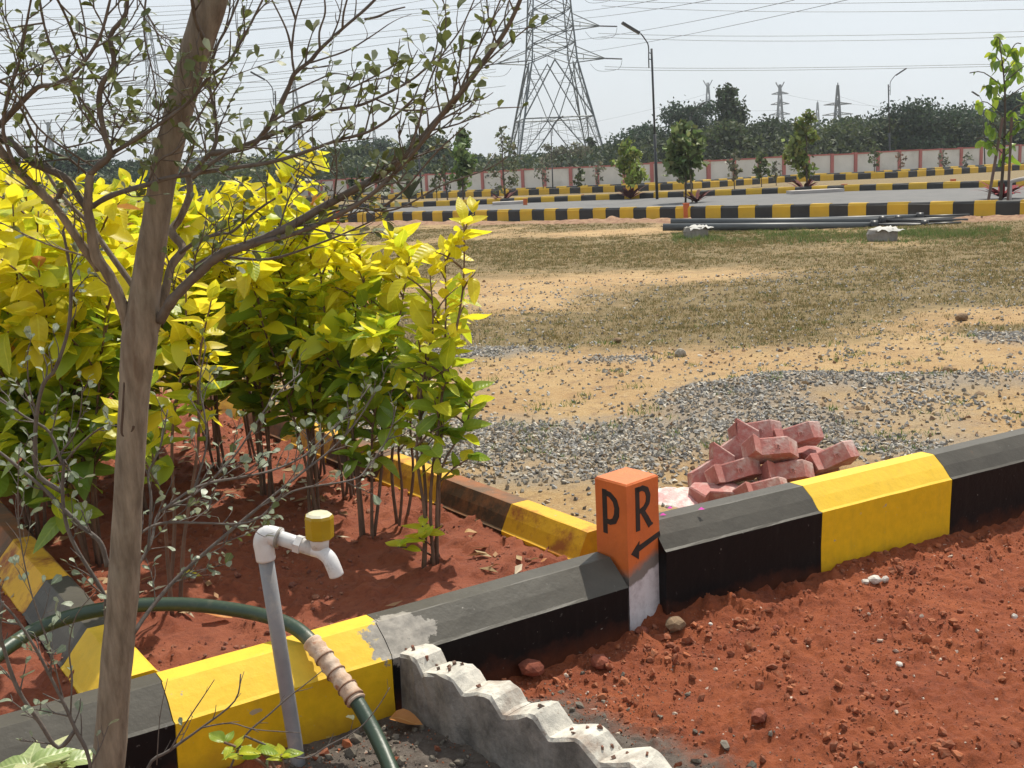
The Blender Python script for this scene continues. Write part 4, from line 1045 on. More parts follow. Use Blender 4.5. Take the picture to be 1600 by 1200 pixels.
# bark scar and knots
M_scar = simple('dark_scar', (.045, .028, .02), (.08, .05, .035), 50, .9)
for pts, w in (([(196, 588), (193, 640), (191, 676), (199, 680), (207, 671), (209, 664)], 7), ([(186, 930), (176, 985), (170, 1060), (163, 1130), (161, 1185)], 9), ([(189, 860), (182, 905), (176, 930)], 5), ([(196, 850), (193, 900), (197, 925)], 6)):
    q = [V3(at(a, b_, YT-.0215)) for a, b_ in pts]; MB().tube(smoothpath(q, 4), [.0004]+[pw(w, YT)*.8]*(len(q)*4-5)+[.0004]*2, 8).build('bark_scar', M_scar, tree, True)

LEAFC = []   # candidate leaves: pos, dir, len
def twigs_on(mb, path, r0, dens, lmin, lmax, depth=0, leafy=1., upb=.5, start=.15):
    ln = sum((path[i+1]-path[i]).length for i in range(len(path)-1)); m = int(ln*dens*1.45)
    for k in range(m):
        t = start+(1-start)*(k+U(0, 1))/max(m, 1); t = min(t, .995)
        f_ = t*(len(path)-1); i = min(int(f_), len(path)-2); p = path[i].lerp(path[i+1], f_-i); d = (path[i+1]-path[i]).normalized()
        side = Vector((U(-1, 1), U(-1, 1), U(-1, 1))); side -= d*side.dot(d)
        if side.length < .1: continue
        side.normalize(); L = U(lmin, lmax)*(1-.35*t)
        e = p+(d*U(.5, 1.0)+side*U(.4, .9)+Vector((0, 0, upb*U(.2, 1)))).normalized()*L
        mid = p.lerp(e, .5)+Vector((U(-1, 1), U(-1, 1), U(-1, .3)))*L*.09
        q = smoothpath([p, mid, e], 3); rr = min(r0, .0017 if depth == 0 else .0011)
        mb.tube(q, [rr*(1-.6*j/len(q)) for j in range(len(q))], 4, False)
        if depth < 1 and L > .05: twigs_on(mb, q, rr*.7, 26, lmin*.4, lmax*.42, depth+1, leafy, upb, .25)
        nl = max(1, int(L/.024))
        for j in range(nl):
            if random.random() > leafy: continue
            tt = (j+1)/nl; ff = tt*(len(q)-1); ii = min(int(ff), len(q)-2); lp = q[ii].lerp(q[ii+1], ff-ii); dd = (q[ii+1]-q[ii]).normalized()
            for sgn in ((-1, 1) if random.random() < .5 else (1,)):
                s2 = dd.orthogonal().normalized(); s2.rotate(Matrix.Rotation(U(0, 6.28), 3, dd))
                LEAFC.append((lp, (dd*.8+s2*sgn*.8+Vector((0, 0, .25))).normalized(), U(.010, .024)*(1.1 if depth == 0 else .9)))
def branch(l, Y0, Y1, w0, w1, dens=22, lmin=.05, lmax=.15, leafy=.75, mat=None, upb=.5, start=.12, parent=None, nm='branch'):
    q = smoothpath(P_(l, Y0, Y1), 4); n = len(q); mb = MB(); jj = [U(.9, 1.1) for _ in range(n)]
    mb.tube(q, [(pw(w0, Y0)*(1-i/(n-1))+pw(w1, Y1)*i/(n-1))*jj[i] for i in range(n)], 8)
    if dens: twigs_on(mb, q, pw(w1, Y1), dens, lmin, lmax, 0, leafy, upb, start)
    mb.build(nm, mat or M_twig, parent or tree, True)
branch([(206, 535), (192, 480), (170, 430), (150, 400), (142, 355), (137, 320), (141, 272)], YT, YT-.05, 22, 13, 8, .04, .10, .5, M_bark)
branch([(141, 272), (155, 258), (172, 241), (163, 208), (155, 162), (160, 130), (178, 100), (173, 55), (197, 20), (197, -40)], YT-.05, YT-.12, 11, 6)
branch([(172, 241), (205, 222), (240, 200), (295, 160), (325, 122), (358, 95), (385, 50), (420, -20)], YT-.05, YT-.15, 7, 3)
branch([(155, 420), (138, 397), (118, 368), (85, 322), (40, 278), (0, 236), (-60, 180)], YT, YT-.1, 15, 12, 20, .05, .16, .6, M_bark)
branch([(136, 328), (112, 290), (98, 275), (50, 253), (22, 226), (-20, 205), (-60, 190)], YT-.03, YT-.1, 11, 11, 20)
branch([(85, 322), (94, 302), (99, 292)], YT, YT-.02, 10, 8, 0)
branch([(22, 255), (5, 205), (12, 150), (28, 105), (40, 45), (52, -20)], YT-.1, YT-.2, 6, 3)
branch([(0, 195), (22, 172), (45, 148), (62, 135), (85, 132), (120, 110), (155, 60), (172, 0), (180, -30)], YT-.1, YT-.2, 10, 3)
branch([(-20, 120), (20, 140), (60, 200), (110, 238), (150, 262)], YT-.2, YT-.05, 4, 3)
branch([(139, 275), (110, 250), (62, 225), (30, 165), (0, 145)], YT, YT-.12, 5, 3)
branch([(60, -10), (75, 60), (110, 130), (150, 190), (165, 225)], YT-.15, YT-.05, 4, 3)
branch([(85, -10), (105, 30), (130, 90), (165, 150), (185, 200)], YT-.1, YT+.1, 4, 3)
branch([(145, 322), (175, 305), (235, 287), (268, 277), (350, 264), (420, 254), (475, 238), (525, 220), (575, 206), (620, 178), (650, 150)], YT, YT-.25, 9, 3, 24, .05, .15, .8)
branch([(300, 278), (345, 245), (385, 225), (440, 205), (507, 175), (560, 165), (600, 148), (650, 120), (690, 80)], YT-.1, YT-.1, 7, 3, 26, .05, .14, .8)
branch([(250, 500), (262, 480), (275, 462), (312, 425), (345, 398), (400, 378), (450, 355), (500, 326), (550, 298), (600, 270), (650, 226), (690, 180), (716, 150), (760, 90), (790, 48), (815, -5), (835, -60)], YT, YT-.3, 18, 5, 26, .05, .16, .8, None, .6)
branch([(400, 380), (460, 365), (520, 340), (575, 308), (625, 262), (665, 215), (700, 165), (716, 148)], YT-.1, YT-.3, 8, 5, 24, .05, .14, .8)
branch([(480, 352), (540, 325), (600, 330), (640, 318), (690, 290), (760, 265), (793, 245)], YT-.1, YT-.2, 4, 2, 8, .03, .07, .5)
branch([(600, 322), (630, 298), (680, 240), (710, 212), (732, 192)], YT-.15, YT-.25, 4, 1.5, 5, .03, .05, .2)
branch([(345, 400), (420, 405), (500, 380), (560, 355), (600, 335)], YT, YT-.1, 5, 2, 20, .03, .09, .8)
branch([(716, 150), (740, 90), (765, 40), (790, -20)], YT-.25, YT-.3, 4, 2, 26, .03, .09, .9)
branch([(690, 185), (680, 130), (690, 80), (697, 30), (690, -10)], YT-.2, YT-.25, 3, 1.5, 22, .03, .08, .9)
branch([(640, 232), (655, 190), (664, 150), (685, 95), (720, 45), (745, -10)], YT-.25, YT-.3, 4, 2, 22, .03, .09, .8)
branch([(240, 520), (258, 455), (268, 415), (286, 388), (268, 362), (282, 340), (297, 300), (290, 262)], YT+.03, YT+.12, 15, 10, 10, .05, .12, .5, M_bark)
branch([(295, 275), (330, 238), (338, 215), (335, 175), (327, 125), (338, 75), (357, 38), (378, -15)], YT+.1, YT+.1, 7, 3)
branch([(330, 240), (387, 230), (410, 210), (430, 180), (450, 140), (460, 115), (485, 95), (500, 77), (535, 45), (570, 15), (600, -15)], YT+.1, YT, 9, 4, 14, .05, .13, .35)
for l in ([(460, 115), (456, 80), (462, 30), (475, -10)], [(500, 77), (499, 50), (508, 20), (506, -10)], [(535, 45), (537, 20), (545, -10)], [(456, 80), (447, 45), (425, 0)], [(570, 30), (590, 26), (610, 17), (633, 11)], [(462, 30), (455, 10), (448, -10)]):
    branch(l, YT, YT-.03, 4, 2.2, 5, .02, .05, .1)
branch([(485, 98), (540, 80), (575, 60), (607, 38)], YT, YT-.05, 3, 1.5, 14, .03, .07, .5)
branch([(450, 146), (507, 120), (525, 115), (545, 118)], YT, YT-.05, 3, 1.5, 14, .03, .07, .5)
branch([(425, 190), (475, 162), (537, 142), (580, 122), (622, 98)], YT, YT-.08, 4, 2, 22, .03, .10, .7)
branch([(620, 98), (625, 60)], YT-.08, YT-.08, 2, 1.2, 8, .02, .04, .3)
branch([(282, 395), (310, 375), (345, 365), (363, 362), (400, 330), (430, 310)], YT+.03, YT-.1, 6, 3, 22, .04, .10, .8)
branch([(292, 425), (335, 398), (362, 392)], YT+.03, YT-.05, 7, 5, 8, .04, .1, .5)
branch([(212, 452), (185, 415), (160, 380), (140, 350), (100, 310), (60, 250)], YT+.02, YT+.05, 11, 5, 16, .04, .12, .6, M_bark)
branch([(229, 290), (250, 250), (280, 230), (330, 150), (352, 115), (372, 85)], YT-.04, YT-.15, 4, 2)
branch([(318, 60), (305, 30), (300, 0), (290, -30)], YT-.03, YT-.12, 7, 5, 14)
branch([(285, 160), (250, 185), (225, 175), (190, 190)], YT-.03, YT-.1, 3, 1.5)
branch([(205, -20), (240, 40), (260, 90), (300, 150), (320, 230), (335, 260)], YT+.15, YT+.15, 3, 2, 24)
branch([(120, -20), (135, 60), (128, 140), (140, 200)], YT+.1, YT+.1, 3, 2, 26)
branch([(230, -20), (225, 50), (240, 120), (245, 170)], YT-.1, YT-.1, 3, 2, 26)
# lower grey branches over the bed
LO = dict(leafy=.8)
branch([(208, 990), (240, 945), (280, 900), (350, 838), (420, 780), (470, 740), (520, 700), (560, 655), (600, 590)], YT, YT+.35, 8, 2, 20, .04, .12, .8)
branch([(196, 870), (215, 838), (250, 818), (310, 817), (394, 815), (456, 768), (550, 750), (576, 728), (606, 684), (619, 635)], YT-.02, YT+.25, 5, 2, 22, .04, .10, .8)
branch([(205, 900), (235, 850), (250, 800), (300, 775), (362, 718), (425, 625), (469, 584)], YT+.02, YT+.3, 6, 2, 24, .04, .11, .85)
branch([(250, 800), (310, 760), (380, 745), (425, 735), (470, 715), (503, 687), (550, 640), (580, 600)], YT+.05, YT+.35, 5, 2, 22, .04, .10, .85)
branch([(232, 860), (236, 780), (232, 740), (250, 700), (262, 640)], YT+.05, YT+.15, 5, 2, 24, .03, .08, .8)
branch([(300, 775), (322, 700), (320, 650), (312, 600), (322, 540)], YT+.1, YT+.2, 4, 2, 22, .03, .08, .85)
# leaves: the 290 largest are parts of their own, the rest one part
M_tl = leafmat('small_olive_leaf', (.07, .09, .028), (.15, .18, .055), .35, .5)
M_tl2 = leafmat('small_greygreen_leaf', (.17, .22, .14), (.29, .33, .23), .3, .45)
TL = [leaf_mesh('leaf', M_tl, .80, .25, .2, 5, obov=True), leaf_mesh('leaf', M_tl, .92, .1, .1, 5, obov=True), leaf_mesh('leaf', M_tl, .72, .4, .3, 5, obov=True, twist=.3)]
TL2 = [leaf_mesh('leaf', M_tl2, .75, .25, .2, 5, obov=True), leaf_mesh('leaf', M_tl2, .85, .15, .1, 5, obov=True)]
def place_leaves(root, cands, sets_up, sets_low, zsplit, nparts=290, cap=2600):
    random.shuffle(cands); cands = sorted(cands[:cap], key=lambda c: -c[2])
    org = Vector(root.location); V = []; Fc = []; C = []; off = 0
    src = {}
    for i, (p, d, L) in enumerate(cands):
        low = p.z < zsplit
        s_ = random.choice(sets_low if (low and random.random() < .8) or random.random() < .18 else sets_up)
        M = leaf_matrix(p-org, d, (U(-.6, .6), U(-.8, .4), 1), L, U(-.8, .8))
        if i < nparts: link('leaf', s_, root, M)
        else:
            if s_.name not in src: src[s_.name] = (np.array([v.co[:] for v in s_.vertices]), [tuple(q.vertices) for q in s_.polygons], 0 if s_ in sets_up else 1)
            v, f_, mi = src[s_.name]; A = np.array(M); w = v @ A[:3, :3].T + A[:3, 3]
            V.append(w)
            for q in f_: Fc.append(tuple(a+off for a in q)); C.append(mi)
            off += len(v)
    if V:
        me = bpy.data.meshes.new('small_leaves'); me.from_pydata(np.concatenate(V).tolist(), [], Fc); me.update()
        me.materials.append(M_tl); me.materials.append(M_tl2); me.polygons.foreach_set('material_index', C); me.polygons.foreach_set('use_smooth', [True]*len(Fc))
        tag(link('small_leaves', me, root), kind='stuff')
print('tree leaf candidates', len(LEAFC)); place_leaves(tree, LEAFC, TL, TL2, 1.12, 290, 2200)

# side saplings with the same small leaves, lower left
LEAFC = []
sap = thing('sapling', (at(150, 1180, 1.75)[0], 1.75, 0), 'thin grey-twigged sapling with sparse pale leaves left of the trunk base', 'sapling')
def sb(l, Y0, Y1, w0, w1, dens=20, lmin=.03, lmax=.09, leafy=.8): branch(l, Y0, Y1, w0, w1, dens, lmin, lmax, leafy, M_twig, .5, .1, sap)
sb([(150, 1300), (140, 1190), (118, 1140), (101, 1102), (75, 1050), (52, 1007), (20, 960), (-15, 925)], 1.75, 1.72, 7, 4, 18)
sb([(118, 1140), (91, 1168), (63, 1130), (28, 1077), (8, 1020), (0, 985), (4, 940)], 1.75, 1.7, 8, 5, 14)
sb([(101, 1102), (80, 1020), (50, 930), (33, 850), (28, 780), (30, 700)], 1.74, 1.7, 3, 1.5, 22)
sb([(110, 1125), (112, 1060), (108, 1010), (120, 960), (150, 925)], 1.75, 1.72, 3, 1.5, 12)
place_leaves(sap, LEAFC, TL2, TL2, 9, 120, 260)
LEAFC = []
sap = thing('sapling', (at(150, 960, 1.95)[0], 1.97, 0), 'pale-barked sapling with tiny blue-green leaves behind the trunk at the left', 'sapling')
sb([(175, 1250), (168, 1050), (165, 950), (161, 925), (112, 843), (98, 780), (100, 720), (97, 725), (77, 675), (37, 650), (0, 622), (-30, 600)], 1.97, 1.95, 8, 3, 16)
sb([(168, 885), (158, 850), (140, 832), (105, 801), (70, 765), (37, 737), (0, 707), (-30, 690)], 1.97, 1.95, 9, 4, 16)
sb([(100, 770), (62, 745), (55, 715), (57, 650), (68, 600), (87, 575), (107, 512), (111, 440), (105, 395), (98, 360)], 1.97, 1.9, 8, 4, 18)
sb([(98, 725), (130, 690), (160, 668), (185, 665)], 1.97, 1.9, 4, 2, 16)
sb([(80, 720), (110, 690), (125, 650), (128, 610)], 1.97, 1.9, 3, 2, 22)
sb([(57, 650), (45, 600), (43, 560), (45, 540)], 1.95, 1.9, 3, 1.5, 22)
place_leaves(sap, LEAFC, TL2, TL2, 9, 200, 420)
LEAFC = []
sap = thing('sapling', (at(225, 1230, 2.0)[0], 2.0, 0), 'nearly bare twiggy plant in front of the yellow kerb and tap pipe', 'sapling')
sb([(228, 1290), (231, 1200), (266, 1172), (315, 1137), (367, 1095), (376, 1053)], 2.0, 2.05, 7, 2, 12, .03, .07, .12)
sb([(266, 1172), (290, 1130), (320, 1085), (335, 1062)], 2.0, 2.0, 3, 1.2, 8, .02, .05, .1)
sb([(315, 1137), (360, 1130), (400, 1140), (470, 1145)], 2.02, 2.05, 3, 1.5, 8, .02, .05, .1)
sb([(360, 1200), (383, 1150), (421, 1116), (450, 1090), (471, 1074), (505, 1047)], 2.05, 2.1, 4, 1.5, 8, .02, .05, .3)
sb([(383, 1150), (430, 1170), (475, 1185), (513, 1165), (560, 1139), (590, 1105), (609, 1074)], 2.05, 2.15, 4, 1.5, 8, .02, .05, .2)
sb([(245, 1195), (250, 1120), (262, 1060)], 2.0, 2.0, 2, 1, 8, .02, .04, .1)
place_leaves(sap, LEAFC, TL2, TL2, 9, 60, 60)

# ------------------------------------------------------------------ far things: stacked poles on blocks
M_pg = simple('lamp_pole_steel', (.085, .095, .10), (.06, .065, .07), 3, .5)
M_pk = simple('black_pipe', (.018, .018, .020), (.03, .03, .03), 3, .45)
def pole_on_ground(px0, py0, Y0, px1, py1, Y1, r, m, lab, join=True):
    a = V3(at(px0, py0, Y0)); b_ = V3(at(px1, py1, Y1)); rt = thing('pole', a, lab, 'pole', 'lamp poles stacked on two blocks')
    mb = MB(); mb.tube([a, a.lerp(b_, .72)], r, 10); mb.build('pole_shaft', m, rt, True)
    mb = MB(); mb.tube([a.lerp(b_, .72), b_], r*.62, 10); mb.build('pole_tip', M_pk, rt, True)
    if join:
        c = a.lerp(b_, .72); d = (b_-a).normalized(); MB().tube([c-d*.05, c+d*.09], r*1.5, 12).build('joint_collar', M_pk, rt, True)
YP = 23.0
pole_on_ground(1036, 355, YP-.2, 1500, 352, YP-1.6, .075, M_pg, 'lowest front lamp pole of the stack, grey fading to black')
pole_on_ground(1048, 347, YP+.1, 1512, 345, YP-1.2, .075, M_pg, 'middle grey lamp pole of the stack, one end under the yellow kerb stones')
pole_on_ground(1100, 352, YP+.1, 1524, 341, YP-.9, .07, M_pk, 'black pole lying upper right in the stack with the longest tip')
pole_on_ground(1240, 345, YP+.3, 1515, 337, YP-.6, .065, M_pg, 'short-looking thin pole on top at the right of the stack')
pole_on_ground(1300, 357, YP-.6, 1502, 349, YP-1.7, .065, M_pk, 'black pole low at the right, below the joints')
for (px, py, w, lab) in ((1087, 366, .5, 'left concrete block with white cloth, under the stacked poles'), (1378, 372, .52, 'right concrete block with white cloth, under the stacked poles')):
    p = G(px, py+5, .1); Y = p[1]
    rt = thing('support_block', (p[0], p[1], .1), lab, 'concrete block', 'blocks under the stacked poles', .2)
    b = bpy.data.meshes.new('block'); mb = MB(); random.seed(px)
    for (z, s) in ((0, 1.0), (.13, 1.02), (.2, .9)):
        for k in range(12):
            a = k/12*6.283; mb.v.append(Vector((math.cos(a)*w*.5*s*U(.93, 1.03), math.sin(a)*w*.36*s*U(.93, 1.03), z+U(-.008, .008))))
    for j in range(2):
        for k in range(12): mb.f.append([j*12+k, j*12+(k+1) % 12, (j+1)*12+(k+1) % 12, (j+1)*12+k])
    mb.f.append([24+k for k in range(12)])
    link('block', mb.mesh('block', simple('rough_block', (.30, .28, .25), (.2, .18, .16), 8, .9, .01, 30, obj=True)), rt)
    mb = MB(); n = 9
    for i in range(n):
        for j in range(n):
            u, v = i/(n-1)-.5, j/(n-1)-.5; rr = max(abs(u), abs(v))*2
            mb.v.append(Vector((u*w*.95+.06, v*w*.8, .215+U(-.02, .035)-.07*max(0, rr-.5)**1.0*(1+U(0, 1)))))
    for i in range(n-1):
        for j in range(n-1): mb.f.append([i*n+j, (i+1)*n+j, (i+1)*n+j+1, i*n+j+1])
    link('cloth', mb.mesh('cloth', simple('white_sack_cloth', (.5, .49, .46), (.36, .35, .33), 6, .85, .01, 20, obj=True), True), rt)

# ------------------------------------------------------------------ small orange posts
M_opost = simple('orange_post_paint', (.58, .13, .03), (.45, .10, .03), 5, .6)
for (px, pt, pb_, z, w, lab) in [(1072, 318, 343, .1, .14, 'small orange post in the near kerb of the far road, left of the poles'),
                          (821, 311, 325, .1, .16, 'small orange post on the median kerb right of the sparse grey tree'),
                          (1319, 288, 303, .1, .18, 'small orange post at the median kerb end, right of the pale slab'),
                          (910, 304, 311, .1, .14, 'tiny orange post on the median grass between tree and lamp'),
                          (1489, 280, 288, .1, .18, 'tiny orange post on the median grass in front of the white wall'),
                          (1383, 266, 274, .1, .22, 'tiny orange post by the distant kerb near the right street lamp'),
                          (530, 330, 350, .1, .13, 'small orange post at the left end of the road kerb')]:
    b0 = G(px, pb_, z); h = (pb_-pt)*b0[1]/FPX; rt = thing('orange_post', b0, lab, 'marker post', 'small orange posts along the far kerbs')
    if px == 1072 or px == 530: b0 = b0+np.array([0, -.05, 0]); rt.location = V3(b0)
    MB().box((b0[0], b0[1], b0[2]+h*.48), (w, w, h*.96)).build('shaft', M_opost, rt)
    MB().box((b0[0], b0[1], b0[2]+h*.985), (w*1.12, w*1.12, h*.05)).build('cap', M_opost, rt)

# pale slabs across the median kerb
M_slab = simple('pale_pavement', (.46, .43, .41), (.36, .33, .31), 2, .9, .004, 30)
for (x0, x1, yb, lab) in ((1226, 1312, 307, 'pale concrete slab ramp in front of the median kerb'), (962, 1022, 314.5, 'pale concrete slab left of the black street lamp'), (770, 822, 324, 'pale concrete slab below the sparse grey tree')):
    a = G(x0, yb+1, .1); c = G(x1, yb-2.5, .1)
    solo('pavement_slab', MB().box(((a[0]+c[0])/2, (a[1]+c[1])/2-.4, .27), (abs(c[0]-a[0]), .9, .14)), M_slab, ((a[0]+c[0])/2, (a[1]+c[1])/2, .33), lab, 'slab', 'pale slabs by the road')

# ------------------------------------------------------------------ compound wall
WP = [G(250, 307.5, .1), G(420, 307.5, .1), G(600, 306, .1), G(850, 297, .1), G(1100, 286, .1), G(1350, 272, .1), G(1600, 257.5, .1), G(1720, 250, .1)]
WP[0] = np.array([-42., 128., .1]); WP[1] = np.array([-26.5, 112., .1])
wall = thing('compound_wall', WP[3], 'long white compound wall with pink pillars and coping below the dark trees', 'wall')
Pw = np.array(WP); seg = np.hypot(*(Pw[1:, :2]-Pw[:-1, :2]).T); cum = np.concatenate([[0], np.cumsum(seg)])
def wpt(s): return Vector((float(np.interp(s, cum, Pw[:, 0])), float(np.interp(s, cum, Pw[:, 1])), 0))
L0 = 2.05; nW = int(cum[-1]/L0); HW = 1.62
for i in range(nW):
    a = wpt(i*L0); b_ = wpt((i+1)*L0); d = (b_-a).normalized(); R = Matrix.Rotation(math.atan2(d.y, d.x), 3, 'Z'); c = (a+b_)/2; h = HW*(1+.015*math.sin(i*1.3))
    L = (b_-a).length
    MB().box(c+Vector((0, 0, .0+h/2)), (L-.26, .16, h), R).build('panel', M_wwhite, wall)
    MB().box(a+Vector((0, 0, h/2+.06)), (.26, .34, h+.14), R).build('pillar', M_wpink, wall)
    MB().box(c+Vector((0, 0, h+.045)), (L-.262, .24, .10), R).build('coping', M_wpink, wall)

# ------------------------------------------------------------------ street lamps
M_head = simple('lamp_head', (.03, .03, .033), (.05, .05, .05), 5, .4)
def lamp(px, py, ptx, pty, lab, aw=-1, z=.1):
    b0 = G(px, py, z); Y = b0[1]; top = at(ptx, pty, Y); r = thing('street_lamp', b0, lab, 'street lamp', 'black street lamps')
    b0 = V3(b0); t = V3(top); h = t.z-b0.z; s = h/6.3
    MB().tube([b0, b0.lerp(t, .45)], .062*s, 8).build('lower_pole', M_pole, r, True)
    MB().tube([b0.lerp(t, .452), t], .045*s, 8).build('upper_pole', M_pole, r, True)
    MB().tube([b0, b0+Vector((0, 0, .12*s))], .12*s, 8).build('base', M_pole, r)
    ax = Vector((aw*.19*s, -.05, 0))
    a0 = t+Vector((0, 0, -.45*s)); a1 = t+ax*.7+Vector((0, 0, -.42*s))
    arm = smoothpath([a1+Vector((0, 0, -.35*s)), a1, t+ax*.7+Vector((0, 0, .12*s)), t+ax*1.5+Vector((0, 0, .40*s)), t+ax*2.4+Vector((0, 0, .62*s))], 4)
    mb = MB(); mb.tube(arm, .026*s, 6); mb.tube([a0, a1+Vector((0, 0, .02))], .02*s, 5); mb.tube([a0+Vector((0, 0, .25*s)), a1+Vector((0, 0, .27*s))], .02*s, 5); mb.build('arm', M_pole, r, True)
    hd = V3(t)+ax*2.3+Vector((0, 0, .58*s)); he = hd+Vector((aw*.85*s, -.1, .52*s)); d = (he-hd).normalized()
    q = Vector((0, 0, 1)).rotation_difference(d).to_matrix() if False else d.to_track_quat('X', 'Z').to_matrix()
    MB().box((hd+he)/2, (.85*s, .22*s, .09*s), q).build('lamp_head', M_head, r)
lamp(1027, 316, 1018, 76, 'tall black street lamp right of the transmission tower, head leaning left')
lamp(1391, 268, 1388, 132, 'black street lamp before the pink wall with its head pointing right', 1)
lamp(660, 311, 646, 146, 'black street lamp seen between the tree branches, left of the tower')
lamp(437, 322, 430, 142, 'black street lamp behind the thick of the tree branches')
lamp(1539, 262, 1536, 160, 'distant black street lamp half behind the sapling at the right edge', -1)
lamp(1081, 305, 1078, 182, 'thin street lamp standing in front of the large bushy trees', 1)
lamp(864, 303, 861, 200, 'thin street lamp in front of the tower legs', 1)

# ------------------------------------------------------------------ foliage trees
M_fol = attrmat('tree_foliage', 'col', .75, .28)
M_trk = simple('tree_bark', (.10, .075, .055), (.06, .045, .035), 3, .9)
def crown(P, R, n, size, col, var=.3, shell=.55, fray=.0):
    """P,R: arrays of clump centres and radii (x,y,z) ; returns quads spread through clumps"""
    P = np.array(P, float); R = np.array(R, float); vol = R.prod(1)**.8; k = rng.choice(len(P), n, p=vol/vol.sum())
    d = rng.normal(size=(n, 3)); d /= np.linalg.norm(d, axis=1)[:, None]
    rr = rng.uniform(0, 1, n)**(shell) * (1+fray*rng.normal(0, 1, n)); c = P[k] + d*R[k]*rr[:, None]
    Rm = randrot(n); s = size*rng.uniform(.6, 1.35, n)
    q = np.array([(-.5, -.9, 0), (.5, -.5, .1), (.45, .9, 0), (-.5, .55, -.1)])
    V = np.einsum('nij,kj->nki', Rm, q)*s[:, None, None] + c[:, None]
    tone = rng.uniform(1-var, 1+var, (n, 1))*rng.uniform(.75, 1.25, (len(P), 1))[k]
    C = np.array(col)[None]*tone*(1+rng.normal(0, .08, (n, 3)))
    return V.reshape(-1, 3), np.arange(4*n).reshape(n, 4), np.repeat(np.clip(C, .003, 1), 4, 0)
DK = (.038, .055, .022); OL = (.060, .080, .028); YG = (.15, .19, .04); GY = (.11, .115, .075); FE = (.032, .052, .028)
def far_tree(px, ptop, wpx, Y, label, col=DK, kind='round', n=2600, leaf=.28, name='broadleaf_tree', group='trees behind the compound wall', bare=.0):
    b0 = at(px, 600, Y); x = b0[0]+ (0); top = at(px, ptop, Y); x = top[0]+.0; z0 = .1; H = top[2]-z0; Wd = wpx*1.3*Y/FPX; n = int(n*2.1); leaf *= .78
    r = thing(name, (x, Y, z0), label, 'tree', group)
    mb = MB(); tipz = H*.75; lean = U(-.05, .05)*H
    mb.tube(smoothpath([(0, 0, -.1), (lean*.4, 0, H*.22), (lean, 0, tipz)], 3), [H*.022, H*.02, H*.018, H*.015, H*.012, H*.008, H*.005], 7)
    P = []; R = []
    nc_ = {'round': 16, 'umbrella': 20, 'tall': 10, 'sparse': 12}[kind]
    for i in range(nc_):
        a = U(0, 6.28); q = U(.25, 1)
        if kind == 'round': zc = H*U(.38, .86); rad = Wd*.5*(1-.6*abs(zc/H-.55))*.72*q; rs = Wd*.19
        elif kind == 'umbrella': zc = H*U(.3, .88); rad = Wd*.5*.85*q*(1 if zc < H*.75 else .75); rs = Wd*.17
        elif kind == 'tall': zc = H*U(.3, .93); rad = Wd*.3*q*(1.15-zc/H); rs = Wd*.21
        else: zc = H*U(.35, .95); rad = Wd*.4*q; rs = Wd*.11
        c = (lean+math.cos(a)*rad, math.sin(a)*rad, zc); P.append(c)
        R.append((rs*U(.75, 1.3), rs*U(.75, 1.3), rs*U(.5, .95)*(.6 if kind == 'umbrella' else 1)))
        zi = U(.25, .6)*H
        mb.tube(smoothpath([(lean*zi/H, 0, zi), ((lean+c[0])*.45, c[1]*.45, (zi+c[2])*.52), c], 3), [H*.009, H*.008, H*.007, H*.006, H*.005, H*.004, H*.002], 5)
    P.append((lean, 0, H-Wd*.1)); R.append((Wd*.12, Wd*.12, Wd*.1))
    V, Fq, C = crown(P, R, n, leaf, tuple(q*1.3 for q in col), .42, .5, .2)
    link('trunk', mb.mesh('trunk', M_trk, True), r)
    link('crown', npmesh('crown', V, Fq, M_fol, False, {'col': C}), r)
    return r
random.seed(31)
